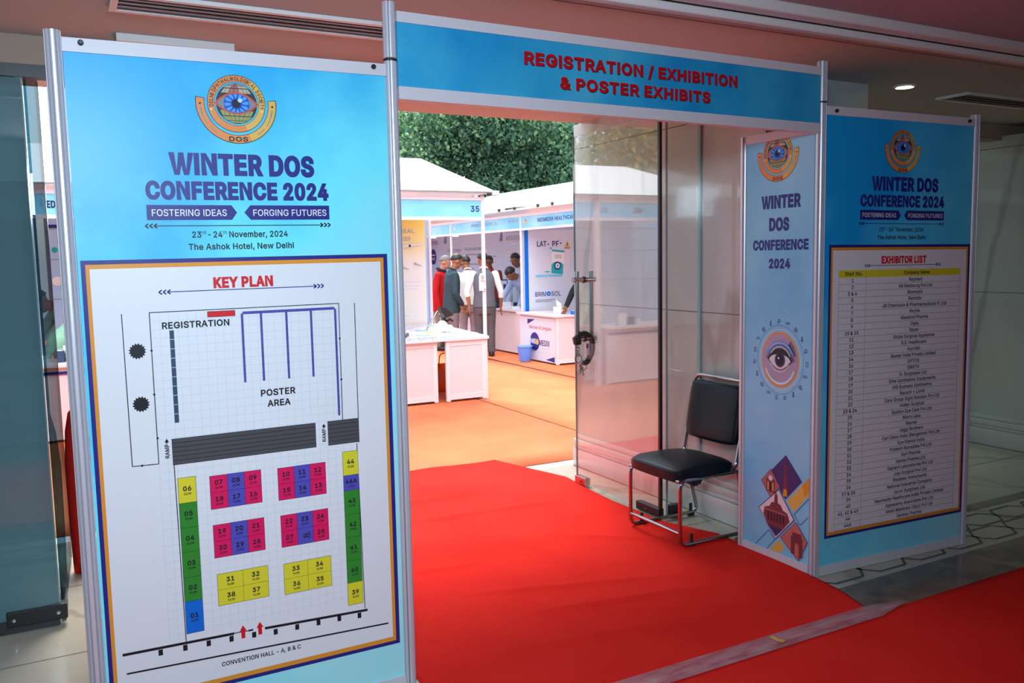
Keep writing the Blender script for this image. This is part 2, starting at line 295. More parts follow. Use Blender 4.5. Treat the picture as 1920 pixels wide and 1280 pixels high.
# outlines of a plain grotesque alphabet: advance : contour (delta-coded, 500 units per em) : contour ...
FONT = "&224:82 -2 -14 3 -13 5 -11 7 -9 8 -8 10 -6 11 -3 12 -1 13 3 19 4 9 18 22 76 59 9 11 4 15 -1 8 -3 7 -4 6 -6 4 -8 3 -8 0 -17 -3 -11 -11 -5 -17 5 -17 11 -18 135 -164 -37 0 -121 146 -17 26 -4 9 -2 9 3 30 4 9 6 8 7 7 9 5 10 4 11 3 12 1 12 -1 11 -3 10 -4 8 -5 13 -14 7 -18 1 -10 -4 -21 -12 -19 -18 -16 -51 -37 -22 -22 -4 -7 -3 -14 3 -16 8 -12 6 -5 14 -7 17 -3 20 3 10 4 25 18 12 17 9 22 2 12 0 13 30 0 -3 -29 -3 -11 -13 -26 -27 -31 -22 -12 -25 -6|(137:45 103 5 59 16 59 22 49 30 0 -23 -56 -14 -57 -5 -54 4 -46 14 -49 24 -56 -30 0 -13 25 -11 25 -8 25 -7 26 -3 25|)137:19 -48 24 57 14 49 4 45 -5 54 -15 57 -22 56 29 0 23 -49 15 -59 6 -59 -1 -25 -4 -26 -6 -25 -9 -26 -11 -25 -13 -24|+227:99 17 0 165 29 0 0 -165:31 86 0 27 164 0 0 -27|,94:19 -60 15 96 34 0 -26 -96|-227:168 122 0 -28 -111 0 0 28|.94:48 -2 -12 3 -5 3 -3 5 -3 11 1 7 5 10 11 6 12 0 10 -6 4 -5 2 -5 1 -7 -3 -11 -4 -5 -10 -5|/125:117 266 -81 -304 -29 0 82 304|0227:113 -3 -18 1 -16 5 -14 9 -12 12 -11 15 -8 18 -5 20 -4 24 -1 26 1 26 4 24 6 20 8 18 10 15 12 12 14 9 16 5 18 2 18 -2 16 -5 14 -9 13 -12 10 -15 8 -18 6 -20 5 -50 -5 -50 -6 -20 -8 -18 -10 -15 -12 -12 -15 -9 -16 -5:113 25 12 1 11 4 9 7 8 9 7 12 5 14 4 16 3 39 -1 21 -2 18 -4 16 -5 15 -7 11 -8 10 -9 6 -11 4 -12 2 -12 -2 -10 -4 -9 -6 -9 -10 -6 -11 -5 -15 -4 -16 -3 -18 0 -41 3 -19 4 -16 5 -14 6 -12 9 -9 9 -7 10 -4|1227:38 0 0 27 157 0 0 -27:138 254 0 -254 -32 0 0 224 -63 -45 0 34 56 41|2227:32 0 0 24 85 90 24 27 14 22 5 23 -3 16 -3 7 -5 6 -12 9 -25 6 -10 -1 -16 -5 -7 -5 -10 -12 -3 -8 -2 -9 0 -9 -31 0 1 15 3 13 6 12 8 11 9 9 12 7 12 5 14 4 14 1 15 -1 14 -3 12 -6 11 -7 9 -8 8 -10 5 -12 5 -25 -6 -27 -17 -30 -35 -39 -57 -60 0 -2 119 0 0 -28|3227:109 -3 -29 3 -14 5 -12 6 -10 8 -9 10 -7 11 -4 12 -2 14 33 0 1 -8 3 -8 4 -6 12 -11 8 -3 26 -5 29 5 14 10 5 6 4 8 3 9 1 9 -3 18 -4 8 -5 7 -7 7 -9 5 -10 4 -12 2 -14 1 -23 0 0 26 66 74 0 2 -109 0 0 28 151 0 0 -24 -75 -86 13 1 16 -2 14 -5 13 -7 10 -9 8 -11 7 -12 3 -13 1 -14 -1 -14 -4 -13 -6 -12 -8 -11 -11 -9 -12 -7 -13 -5 -16 -3|4227:20 53 0 26 103 175 32 0 -101 -171 0 -2 153 0 0 -28:141 0 0 159 30 0 0 -159|5227:111 -3 -15 1 -14 3 -12 5 -11 6 -10 8 -8 10 -6 11 -5 24 31 0 1 -7 7 -14 18 -14 24 -5 19 3 8 4 8 6 6 6 5 8 4 9 3 20 -1 11 -2 9 -4 10 -6 8 -6 6 -8 6 -8 4 -10 3 -10 0 -25 -4 -20 -11 -30 3 14 128 135 0 0 -28 -108 0 -8 -75 22 11 26 5 22 -3 19 -8 9 -6 7 -7 13 -18 8 -20 2 -11 -1 -28 -3 -15 -7 -13 -8 -12 -10 -10 -12 -8 -13 -7 -15 -3|6227:113 -3 -15 1 -14 3 -13 6 -11 8 -10 10 -8 12 -6 14 -3 14 -1 16 3 25 5 13 29 51 57 84 35 0 -76 -109 13 8 19 4 15 -1 14 -3 12 -6 11 -7 9 -9 7 -11 5 -13 3 -13 1 -15 -1 -16 -3 -14 -6 -13 -8 -11 -10 -10 -11 -8 -13 -6 -14 -3:113 24 10 1 8 2 8 4 13 12 9 16 3 20 -3 19 -4 9 -11 14 -7 5 -8 4 -8 2 -10 1 -18 -3 -8 -4 -7 -5 -11 -14 -4 -8 -3 -20 3 -20 9 -16 13 -12 8 -4|7227:48 0 114 224 0 2 -131 0 0 28 164 0 0 -30 -113 -224|8227:113 -3 -16 1 -15 3 -14 5 -12 7 -11 8 -8 10 -6 11 -4 12 -1 14 3 20 8 18 6 8 15 12 9 4 9 2 0 1 -11 5 -10 7 -9 9 -6 11 -4 12 -1 13 1 13 9 22 8 9 9 8 11 7 12 5 14 3 14 1 15 -1 13 -3 12 -5 11 -7 9 -8 8 -9 9 -22 1 -13 -1 -13 -4 -12 -6 -11 -9 -9 -9 -7 -12 -5 0 -1 9 -2 9 -4 8 -5 7 -7 11 -16 6 -20 -1 -24 -4 -12 -6 -11 -8 -10 -10 -8 -13 -7 -13 -5 -15 -3:124 25 10 2 16 7 11 12 4 7 3 8 0 17 -3 9 -9 14 -7 6 -16 8 -20 3 -20 -3 -16 -8 -7 -6 -9 -14 -3 -9 0 -17 6 -15 12 -12 16 -7 10 -2:113 145 24 5 7 4 10 11 3 7 3 16 -6 22 -10 11 -6 4 -25 5 -24 -5 -7 -4 -10 -11 -6 -22 3 -16 3 -7 10 -11 7 -4|9227:113 258 15 -1 14 -4 13 -6 11 -8 10 -10 8 -12 6 -13 3 -15 1 -28 -3 -13 -5 -13 -28 -51 -58 -84 -35 0 75 109 -12 -8 -19 -4 -15 1 -13 4 -12 5 -11 7 -17 20 -5 13 -3 14 -1 15 1 15 3 14 6 13 8 12 10 9 11 8 13 6 14 4:113 230 -18 -3 -8 -4 -7 -5 -11 -14 -6 -18 0 -20 6 -18 5 -8 6 -6 7 -5 8 -4 9 -3 19 0 16 7 7 5 6 6 5 7 4 9 3 19 -3 20 -4 9 -11 14 -7 5 -8 4 -8 2|A240:8 0 93 254 37 0 93 -254 -33 0 -66 186 -13 42 -76 -228:55 71 0 28 130 0 0 -28|B228:30 0 0 254 91 0 16 -1 15 -3 12 -5 11 -6 9 -9 6 -9 5 -11 3 -11 1 -12 -2 -19 -4 -8 -15 -17 -21 -10 0 -2 9 -1 16 -7 14 -13 5 -8 4 -10 3 -11 1 -13 -1 -12 -3 -12 -5 -11 -7 -9 -9 -8 -12 -7 -14 -5 -16 -3 -19 -1:62 29 60 0 18 1 14 4 11 6 7 8 4 10 2 10 -3 17 -9 14 -13 10 -9 4 -9 2 -73 0:62 143 57 0 25 5 7 4 6 5 5 6 3 7 3 16 -1 11 -4 9 -7 8 -9 7 -12 4 -15 1 -58 0|C255:113 -2 -20 6 -18 8 -16 13 -13 15 -11 18 -8 20 -5 23 -2 26 2 26 5 23 8 21 11 18 13 15 16 12 18 9 20 5 21 2 36 -6 11 -4 20 -12 9 -8 14 -19 10 -22 2 -13 -32 0 -9 23 -16 17 -21 10 -24 4 -15 -1 -14 -4 -13 -7 -12 -9 -9 -11 -9 -14 -5 -16 -4 -18 -1 -21 1 -20 4 -19 6 -16 8 -13 9 -12 12 -9 13 -6 14 -4 15 -2 24 4 21 10 16 17 9 23 32 0 -2 -12 -10 -23 -14 -18 -18 -15 -22 -10 -11 -3 -13 -2|D252:109 0 -61 0 0 29 59 0 20 1 17 4 15 6 12 9 11 12 7 14 6 15 3 18 2 20 -5 37 -5 15 -8 14 -10 11 -12 9 -15 7 -16 4 -19 1 -63 0 0 28 66 0 23 -1 21 -5 19 -9 16 -11 14 -15 11 -17 8 -21 4 -22 2 -25 -2 -26 -5 -22 -7 -21 -11 -17 -14 -15 -17 -12 -19 -8 -22 -5:62 254 0 -254 -32 0 0 254|E210:30 0 0 254 156 0 0 -28 -124 0 0 -83 116 0 0 -29 -116 0 0 -85 126 0 0 -29|F205:30 0 0 254 155 0 0 -28 -123 0 0 -87 111 0 0 -28 -111 0 0 -111|G261:134 -3 -21 1 -20 6 -18 9 -16 12 -14 15 -10 18 -8 20 -5 24 -2 25 2 26 5 23 8 21 10 18 14 15 15 12 18 9 20 5 20 2 14 -1 24 -5 22 -10 10 -7 16 -17 7 -10 5 -10 7 -24 -33 0 -10 23 -16 16 -20 11 -25 4 -15 -1 -14 -4 -12 -7 -12 -9 -10 -11 -8 -14 -5 -16 -4 -18 -1 -21 1 -20 4 -19 6 -16 8 -13 10 -12 11 -9 13 -6 14 -4 15 -2 14 1 13 4 11 5 11 7 8 8 7 11 5 12 3 13 1 13 -66 0 0 28 98 0 0 -28 -2 -20 -4 -18 -8 -17 -10 -14 -12 -12 -15 -10 -16 -7 -18 -4|H259:30 0 0 254 32 0 0 -110 134 0 0 110 32 0 0 -254 -32 0 0 116 -134 0 0 -116|I92:30 0 0 254 32 0 0 -254|J199:93 -3 -22 2 -18 6 -15 11 -12 15 -7 19 -2 23 0 13 32 0 1 -28 4 -11 7 -10 9 -7 10 -4 13 -1 12 1 10 4 9 7 7 10 4 11 1 15 0 181 32 0 0 -181 -2 -23 -7 -19 -12 -15 -15 -11 -19 -6|K234:52 73 0 35 35 44 95 102 42 0 -108 -116 -2 0:30 0 0 254 32 0 0 -254:186 0 -92 130 20 25 110 -155|L197:30 0 0 254 32 0 0 -225 119 0 0 -29|M315:30 0 0 254 46 0 63 -160 19 -58 18 58 62 160 46 0 0 -254 -32 0 1 219 -82 -219 -28 0 -58 145 -13 36 -7 23 -6 15 1 -11 1 -208|N262:30 0 0 254 38 0 104 -163 22 -38 7 -14 -1 15 -1 43 0 157 33 0 0 -254 -39 0 -133 215 2 -215|O267:133 -3 -21 1 -19 6 -18 8 -16 13 -13 15 -11 18 -8 20 -5 23 -2 26 2 26 5 23 8 21 11 18 13 15 16 12 18 9 19 5 21 2 22 -2 19 -5 18 -9 16 -12 13 -15 11 -18 8 -21 5 -23 2 -26 -2 -26 -5 -23 -8 -20 -11 -18 -13 -15 -16 -13 -18 -8 -19 -6:133 26 15 2 14 4 13 6 11 9 10 11 8 14 6 16 4 18 1 21 -1 21 -4 18 -6 16 -8 14 -10 11 -11 9 -13 7 -14 4 -15 1 -14 -1 -14 -4 -13 -7 -11 -9 -10 -11 -8 -14 -6 -16 -4 -18 -1 -21 1 -21 4 -18 6 -16 8 -14 10 -11 11 -9 13 -6 14 -4|P223:30 0 0 254 88 0 18 -1 16 -3 14 -6 12 -8 9 -10 8 -11 5 -13 3 -13 1 -15 -1 -15 -3 -14 -5 -12 -8 -12 -9 -9 -12 -8 -14 -6 -16 -4 -18 -1 -63 0 0 28 61 0 13 1 10 2 10 4 7 5 6 6 5 8 3 8 2 9 0 20 -2 9 -3 8 -5 7 -6 6 -8 5 -9 4 -10 2 -13 1 -54 0 0 -226|Q267:123 80 33 0 78 -104 -34 0:133 -3 -21 1 -19 6 -18 8 -16 13 -13 15 -11 18 -8 20 -5 23 -2 26 2 26 5 23 8 21 11 18 13 15 16 12 18 9 19 5 21 2 22 -2 19 -5 18 -9 16 -12 13 -15 11 -18 8 -21 5 -23 2 -26 -2 -26 -5 -23 -8 -20 -11 -18 -13 -15 -16 -13 -18 -8 -19 -6:133 26 15 2 14 4 13 6 11 9 10 11 8 14 6 16 4 18 1 21 -1 21 -4 18 -6 16 -8 14 -10 11 -11 9 -13 7 -14 4 -15 1 -14 -1 -14 -4 -13 -7 -11 -9 -10 -11 -8 -14 -6 -16 -4 -18 -1 -21 1 -21 4 -18 6 -16 8 -14 10 -11 11 -9 13 -6 14 -4|R225:30 0 0 254 88 0 18 -1 17 -3 14 -6 11 -7 10 -10 7 -10 9 -26 1 -15 -1 -15 -4 -13 -5 -12 -7 -11 -10 -9 -12 -7 -14 -6 -16 -3 -18 -1 -70 0 0 29 81 0 11 2 9 3 13 10 5 7 3 8 3 18 -1 10 -5 16 -5 7 -6 6 -7 5 -9 3 -11 2 -13 1 -54 0 0 -226:177 0 -62 115 36 0 63 -115|S224:112 -4 -18 1 -16 3 -14 5 -13 6 -10 9 -9 10 -7 12 -4 12 -2 14 33 0 2 -9 3 -8 5 -7 6 -6 7 -5 8 -4 29 -4 11 0 20 5 8 4 8 6 6 6 4 7 3 8 1 9 -3 14 -4 5 -18 13 -26 9 -50 15 -16 9 -13 10 -9 11 -6 14 -2 16 1 14 4 13 6 11 9 10 11 8 12 7 14 5 14 3 17 1 16 -1 15 -3 13 -5 12 -7 10 -8 9 -10 6 -11 4 -11 1 -13 -31 0 -3 12 -6 10 -9 8 -11 6 -13 3 -25 1 -10 -2 -16 -7 -12 -11 -6 -14 0 -15 3 -7 4 -6 20 -13 21 -7 26 -7 24 -8 23 -13 18 -20 4 -9 3 -21 -1 -13 -4 -13 -6 -11 -8 -11 -23 -16 -15 -5 -17 -3|T225:16 226 0 28 192 0 0 -28 -80 0 0 -226 -32 0 0 226|U259:129 -4 -19 1 -17 4 -16 7 -14 9 -11 10 -10 13 -6 14 -5 16 -1 17 0 167 32 0 0 -165 1 -12 3 -11 4 -9 14 -17 20 -11 25 -3 14 1 12 2 20 11 7 8 11 18 3 23 0 165 33 0 0 -167 -2 -17 -4 -16 -7 -14 -9 -13 -12 -10 -13 -9 -16 -7 -17 -4|V240:102 0 -94 254 34 0 66 -185 12 -42 13 42 64 185 34 0 -92 -254|W344:78 0 -70 254 33 0 55 -226 57 226 37 0 56 -222 56 222 33 0 -70 -254 -37 0 -44 161 -13 58 -12 -58 -44 -161|X238:9 0 92 130 -86 124 37 0 50 -73 17 -30 17 30 51 73 36 0 -86 -123 91 -131 -37 0 -72 109 -6 -11 -67 -98|Y236:102 0 0 104 -94 150 38 0 65 -108 7 -17 8 17 14 26 51 82 37 0 -94 -150 0 -104|Z220:21 0 0 23 116 170 25 34 -19 -1 -123 0 0 28 178 0 0 -23 -141 -204 50 2 93 0 0 -29|a195:80 -4 -12 0 -21 6 -17 12 -6 8 -5 10 -3 10 -1 12 3 19 8 14 13 10 24 8 26 5 28 3 16 4 4 6 -4 25 -13 13 -22 4 -23 -4 -16 -11 -9 -13 -30 9 12 19 7 8 27 15 31 4 22 -2 24 -10 7 -5 6 -7 5 -8 4 -10 3 -11 0 -139 -30 0 0 26 -2 0 -10 -14 -18 -11:85 23 11 0 18 6 7 5 6 6 5 7 6 22 0 26 -8 -4 -14 -3 -49 -9 -15 -9 -4 -5 -2 -13 5 -16 14 -10|b213:115 -4 -21 3 -8 3 -17 14 -10 13 -3 0 0 -29 -30 0 0 254 31 0 0 -94 2 0 10 13 17 13 8 4 9 2 27 -1 14 -4 12 -7 12 -9 9 -11 8 -14 6 -15 3 -18 1 -19 -1 -19 -3 -17 -6 -16 -8 -13 -9 -12 -11 -9 -13 -7 -14 -4:110 23 11 1 10 4 9 5 7 7 6 8 5 10 6 37 -6 36 -11 18 -7 7 -9 5 -10 3 -11 1 -11 -1 -10 -3 -8 -5 -8 -7 -6 -8 -5 -10 -6 -36 1 -14 2 -12 8 -21 6 -9 8 -7 8 -5 10 -3|c198:104 -4 -17 1 -15 4 -14 7 -12 9 -10 12 -8 14 -6 15 -4 17 -1 19 1 19 4 17 6 16 8 13 10 12 12 9 14 7 15 4 17 1 26 -3 23 -11 17 -17 11 -23 -30 -7 -6 14 -10 10 -14 7 -17 3 -12 -1 -11 -3 -16 -13 -6 -9 -5 -10 -6 -35 1 -13 5 -22 5 -10 6 -9 8 -7 8 -5 11 -4 12 -1 17 3 14 7 11 11 6 15 29 -8 -10 -23 -18 -17 -23 -11|d213:98 -4 -16 1 -14 4 -12 7 -12 9 -9 12 -8 13 -5 16 -4 17 -1 19 1 19 4 18 5 15 8 14 10 11 11 9 13 7 14 4 26 1 9 -2 8 -4 18 -13 9 -13 2 0 0 94 31 0 0 -254 -30 0 0 29 -3 0 -10 -13 -17 -14 -8 -3 -9 -2:102 23 11 1 10 3 9 5 7 7 6 9 5 10 5 23 1 14 -6 36 -5 10 -6 8 -7 7 -9 5 -10 3 -11 1 -11 -1 -10 -3 -9 -5 -7 -7 -11 -18 -6 -36 6 -37 5 -10 6 -8 8 -7 8 -5 10 -4|e202:106 -4 -18 1 -15 4 -15 7 -12 9 -10 12 -8 13 -6 16 -4 17 -1 18 1 19 4 17 6 16 8 14 10 11 12 10 13 7 15 4 17 1 30 -5 9 -4 18 -13 7 -8 12 -21 6 -28 1 -28 -149 0 0 25 117 0 -2 14 -3 10 -5 9 -6 8 -7 6 -8 4 -10 3 -10 1 -11 -1 -10 -3 -9 -4 -7 -6 -7 -8 -5 -8 -5 -19 0 -41 2 -11 4 -11 6 -9 6 -7 18 -11 21 -3 21 3 16 10 10 17 29 -8 -3 -9 -5 -9 -6 -7 -8 -7 -9 -6 -10 -5 -22 -5|f127:114 190 0 -26 -111 0 0 26:40 0 0 216 1 10 3 9 4 8 5 7 7 5 8 4 26 6 17 -2 10 -3 -7 -26 -7 2 -10 1 -15 -3 -5 -4 -3 -5 -2 -7 -1 -9 0 -209|g213:90 -75 -23 5 -26 15 -16 20 26 15 10 -13 16 -11 26 -5 15 2 12 3 11 6 8 9 5 12 2 14 0 37 -3 0 -10 -13 -17 -13 -8 -3 -9 -2 -12 -1 -28 5 -13 6 -11 9 -10 10 -7 13 -6 15 -4 17 -1 19 1 18 4 17 5 16 8 13 10 11 11 9 13 7 14 4 26 1 10 -2 8 -4 17 -13 10 -14 3 0 0 31 29 0 0 -194 -1 -16 -4 -13 -6 -12 -8 -9 -10 -8 -12 -6 -13 -4:113 30 10 3 9 5 7 6 6 7 5 10 6 22 0 26 -6 23 -11 18 -7 6 -9 5 -9 3 -12 1 -11 -1 -10 -3 -8 -5 -8 -7 -6 -8 -5 -10 -5 -22 -1 -13 6 -35 5 -9 6 -8 16 -11 10 -3|h205:57 113 0 -113 -31 0 0 254 31 0 0 -97 9 15 10 9 11 6 13 4 14 1 23 -3 11 -5 9 -6 7 -8 6 -10 5 -11 3 -14 1 -15 0 -120 -31 0 0 118 -1 13 -4 12 -7 9 -8 7 -11 4 -12 2 -25 -6 -12 -11 -5 -7 -3 -8 -2 -9|i84:26 0 0 190 31 0 0 -190:42 221 -6 1 -5 2 -8 7 -2 5 0 11 2 5 8 7 5 2 6 1 15 -6 3 -4 3 -10 -1 -6 -2 -5 -3 -4|j84:26 190 31 0 0 -205 -3 -21 -3 -9 -5 -8 -6 -6 -8 -6 -19 -6 -18 0 0 28 14 0 6 3 5 4 4 6 2 7:42 221 -6 1 -5 2 -8 7 -2 5 -1 6 3 10 8 7 5 2 6 1 15 -6 3 -4 3 -10 -1 -6 -2 -5 -3 -4|k191:55 68 0 38 5 0 82 84 38 0 -88 -90 -3 0:26 0 0 254 31 0 0 -254:147 0 -73 93 22 21 90 -114|l84:26 0 0 254 31 0 0 -254|m305:26 0 0 190 30 0 0 -36 5 12 5 7 20 15 24 5 13 -1 11 -5 10 -7 7 -9 6 -11 1 -6 5 10 6 8 21 15 28 6 21 -3 10 -4 8 -6 7 -7 6 -9 5 -10 3 -13 0 -141 -30 0 0 127 -1 12 -4 10 -7 7 -8 5 -9 3 -18 1 -14 -5 -14 -15 -5 -21 0 -124 -31 0 0 130 -1 10 -4 8 -6 8 -7 5 -9 3 -10 1 -21 -5 -12 -9 -4 -6 -5 -16 -1 -10 0 -119|n205:57 113 0 -113 -31 0 0 190 30 0 0 -35 10 17 10 9 11 6 13 4 14 1 23 -3 10 -5 9 -6 8 -8 6 -10 5 -11 3 -14 1 -15 0 -120 -31 0 0 118 -1 13 -4 12 -7 9 -8 7 -11 4 -12 2 -25 -6 -12 -11 -5 -7 -3 -8 -2 -9|o208:104 -4 -17 1 -15 4 -14 7 -12 9 -10 12 -8 14 -6 15 -4 17 -1 19 1 19 4 17 6 16 8 13 10 12 12 9 14 7 15 4 17 1 16 -1 16 -4 13 -7 12 -9 10 -12 9 -13 6 -16 3 -17 2 -19 -2 -19 -3 -17 -6 -15 -9 -14 -10 -12 -12 -9 -13 -7 -16 -4:104 23 12 1 10 4 9 5 8 7 6 9 5 10 5 22 1 13 -6 35 -5 10 -6 9 -8 7 -9 6 -10 3 -12 1 -12 -1 -11 -3 -16 -13 -6 -9 -5 -10 -6 -35 1 -13 5 -22 5 -10 6 -9 8 -7 8 -5 11 -4|p213:26 -71 0 261 30 0 0 -30 3 0 10 13 17 13 8 4 9 2 27 -1 14 -4 12 -7 12 -9 9 -11 8 -14 6 -15 3 -18 1 -19 -1 -19 -3 -17 -6 -16 -8 -13 -9 -12 -11 -9 -13 -7 -14 -4 -15 -1 -21 3 -8 3 -17 14 -10 13 -2 0 0 -100:110 23 11 1 10 4 9 5 7 7 6 8 5 10 6 37 -6 36 -11 18 -7 7 -9 5 -10 3 -11 1 -11 -1 -10 -3 -8 -5 -8 -7 -6 -8 -5 -10 -6 -36 1 -14 2 -12 8 -21 6 -9 8 -7 8 -5 10 -3|q213:186 -71 -31 0 0 100 -2 0 -10 -13 -17 -14 -8 -3 -9 -2 -11 -1 -16 1 -14 4 -12 7 -12 9 -9 12 -8 13 -5 16 -4 17 -1 19 1 19 4 18 5 15 8 14 10 11 11 9 13 7 14 4 26 1 9 -2 8 -4 18 -13 9 -13 3 0 0 30 30 0:102 23 11 1 10 3 9 5 7 7 6 9 5 10 5 23 1 14 -6 36 -5 10 -6 8 -7 7 -9 5 -10 3 -11 1 -11 -1 -10 -3 -9 -5 -7 -7 -11 -18 -6 -36 6 -37 5 -10 6 -8 8 -7 8 -5 10 -4|r130:26 0 0 190 30 0 0 -30 2 0 4 9 6 8 8 7 9 4 11 3 26 1 0 -31 -19 2 -16 -3 -14 -7 -6 -5 -4 -6 -3 -7 -3 -17 0 -118|s183:91 -4 -24 2 -21 8 -8 6 -7 7 -6 8 -7 20 29 6 3 -9 5 -8 7 -6 8 -4 21 -3 12 1 10 2 9 5 7 6 4 7 1 7 -1 7 -2 5 -4 5 -5 4 -16 6 -31 7 -16 5 -13 6 -10 8 -7 9 -4 11 -2 13 1 10 3 10 6 9 6 7 9 7 10 5 11 4 37 3 11 -2 19 -8 13 -12 13 -25 -28 -6 -3 7 -4 6 -6 6 -7 5 -9 2 -11 1 -11 -1 -9 -2 -9 -5 -6 -5 -5 -14 1 -7 3 -6 4 -4 24 -11 29 -6 16 -5 22 -14 7 -10 4 -10 2 -13 -1 -10 -4 -10 -5 -9 -7 -8 -9 -7 -10 -6 -12 -4|t114:102 190 0 -26 -99 0 0 26:32 236 31 0 0 -187 2 -14 7 -8 13 -2 16 2 6 -26 -23 -3 -15 1 -13 5 -10 7 -8 9 -4 12 -2 14|u205:91 -3 -12 1 -22 7 -9 7 -7 8 -6 9 -5 12 -3 13 -1 15 0 121 31 0 0 -118 1 -14 4 -11 6 -10 9 -6 11 -5 12 -1 25 6 12 10 5 7 6 28 0 114 31 0 0 -190 -30 0 0 35 -2 -5 -8 -12 -10 -10 -12 -6 -12 -3|v195:81 0 -72 190 33 0 41 -112 14 -49 15 49 40 112 34 0 -73 -190|w284:69 0 -58 190 33 0 41 -156 18 73 23 83 32 0 33 -122 7 -35 8 35 34 122 32 0 -57 -190 -31 0 -42 154 -43 -154|x190:10 0 68 98 -64 92 36 0 46 -73 5 10 40 63 35 0 -64 -94 67 -96 -36 0 -28 43 -21 34 -20 -34 -28 -43|y195:24 -69 7 26 5 -1 16 0 13 7 10 19 6 17 -72 191 33 0 41 -112 14 -49 15 49 41 112 33 0 -84 -219 -14 -25 -18 -14 -24 -5 -14 1|z191:21 0 0 23 106 137 0 1 -103 0 0 29 142 0 0 -25 -103 -135 0 -2 106 0 0 -28"
GL = {}
for g_ in FONT.split('|'):
    ch_, rest = g_[0], g_[1:].split(':'); cs_ = []
    for c_ in rest[1:]:
        q_ = [int(v_) for v_ in c_.split()]; x_ = y_ = 0; P_ = []
        for i_ in range(0, len(q_), 2): x_ += q_[i_]; y_ += q_[i_ + 1]; P_.append((x_ / 500, y_ / 500))
        cs_.append(P_)
    GL[ch_] = (int(rest[0]) / 500, cs_)
CAP = .508
def natural(t): return sum(GL[c][0] if c in GL else .2 for c in t) - .1
def area(P): return sum(P[i - 1][0] * P[i][1] - P[i][0] * P[i - 1][1] for i in range(len(P)))
def grow(P, d):
    """move a closed outline outwards by d along its mitred normals"""
    P = [p for i, p in enumerate(P) if abs(p[0] - P[i - 1][0]) + abs(p[1] - P[i - 1][1]) > .004]; out = []; n = len(P)
    for i in range(n):
        a = V(P[i]) - V(P[i - 1]); c = V(P[(i + 1) % n]) - V(P[i]); a.normalize(); c.normalize(); m = V((a.y + c.y, -a.x - c.x)) / max(.45, 1 + a.dot(c))
        out.append((P[i][0] + m.x * d, P[i][1] + m.y * d))
    return out
_g = {}
def glyphs(t, bold, sq):
    bold *= .95; k = (t, round(bold, 4), round(sq, 2))
    if k in _g: return _g[k]
    vs, fs, x = [], [], 0.
    for ch in t:
        if ch not in GL: x += .2; continue
        adv, cs = GL[ch]; big = max(cs, key=lambda P: abs(area(P))); sg = 1 if area(big) > 0 else -1
        G = [grow([((x + p[0]) * k[2], p[1]) for p in P], bold * sg) for P in cs]
        pv, pe = [], []
        for P in G: n = len(pv); pv += [V(p) for p in P]; pe += [(n + i, n + (i + 1) % len(P)) for i in range(len(P))]
        ov, oe, of, *_ = delaunay_2d_cdt(pv, pe, [], 0, 1e-6); n = len(vs); vs += [tuple(p) for p in ov]
        for f in of:
            cx = sum(ov[i].x for i in f) / len(f); cy = sum(ov[i].y for i in f) / len(f); wn = 0
            for P in G:
                for i in range(len(P)):
                    (ax, ay), (bx, by) = P[i - 1], P[i]
                    if (ay > cy) != (by > cy) and ax + (cy - ay) / (by - ay) * (bx - ax) > cx: wn += 1 if by > ay else -1
            if wn * sg > 0: fs.append(tuple(n + i for i in f))
        x += adv + bold * 1.2
    xs = [q[0] for q in vs]
    _g[k] = (vs, fs, min(xs), max(xs), -bold, CAP + bold); return _g[k]

def tag(o, label, cat, group=None):
    o['label'] = label; o['category'] = cat
    if group: o['group'] = group
    return o
def thing(name, label, cat, loc=(0, 0, 0), rz=0, group=None):
    o = bpy.data.objects.new(name, None); col.objects.link(o); o.location = loc; o.rotation_euler = (0, 0, rz); o.empty_display_size = .1
    return tag(o, label, cat, group)
def struct(o): o['kind'] = 'structure'; return o
def lab(o, l): o['label'] = l; return o
def frame(O, U, slope=0., N=None):
    O = V(O); U = V(U); N = V(N) if N else V((U.y, -U.x, 0))
    return lambda s, z, n=0.: O + U * s + V((0, 0, z + slope * s * z / 2.1)) + N * n
def sph(path, k=6, rr=.05):
    """round the corners of a polyline"""
    P = [V(q) for q in path]; out = [P[0]]
    for i in range(1, len(P) - 1):
        a = P[i] + (P[i - 1] - P[i]).normalized() * min(rr, (P[i - 1] - P[i]).length * .49); b_ = P[i] + (P[i + 1] - P[i]).normalized() * min(rr, (P[i + 1] - P[i]).length * .49)
        out += [a * (1 - t) ** 2 + P[i] * 2 * t * (1 - t) + b_ * t * t for t in [j / k for j in range(k + 1)]]
    return out + [P[-1]]

# ================================================================== THE SETTING
ZC = 2.45
b = MB()
b.box(-4, 8, -4.5, .20, -.1, -.001, 'floor')
b.box(-4, 8, .20, 2.45, -.1, -.001, 'floor')
# brown marble bands and the inlaid key border that runs along the gateway
b.box(-4, 8, -.60, -.165, -.05, 0, 'band'); b.box(-4, 8, .245, .33, -.05, 0, 'band')
Ff = lambda s, z, n=0.: V((s, z, n))
for i in range(-12, 27):                                   # interlocking hexagon key pattern
    x = .30 * i + .05
    for j, (y0, y1) in enumerate(((-.12, .03), (.05, .20))):
        xx = x + (.15 if j else 0)
        for a, c in (((xx, y0), (xx + .18, y0)), ((xx + .18, y0), (xx + .25, (y0 + y1) / 2)), ((xx + .25, (y0 + y1) / 2), (xx + .18, y1)), ((xx + .18, y1), (xx, y1)), ((xx, y1), (xx - .07, (y0 + y1) / 2)), ((xx - .07, (y0 + y1) / 2), (xx, y0))):
            b.line(Ff, a, c, .014, .0004, 'inlay')
for x in [-3.2 + .85 * i for i in range(13)]: b.line(Ff, (x, .33), (x, 2.45), .004, .0004, 'grout')
for y in (.9, 1.7): b.line(Ff, (-4, y), (8, y), .004, .0004, 'grout')
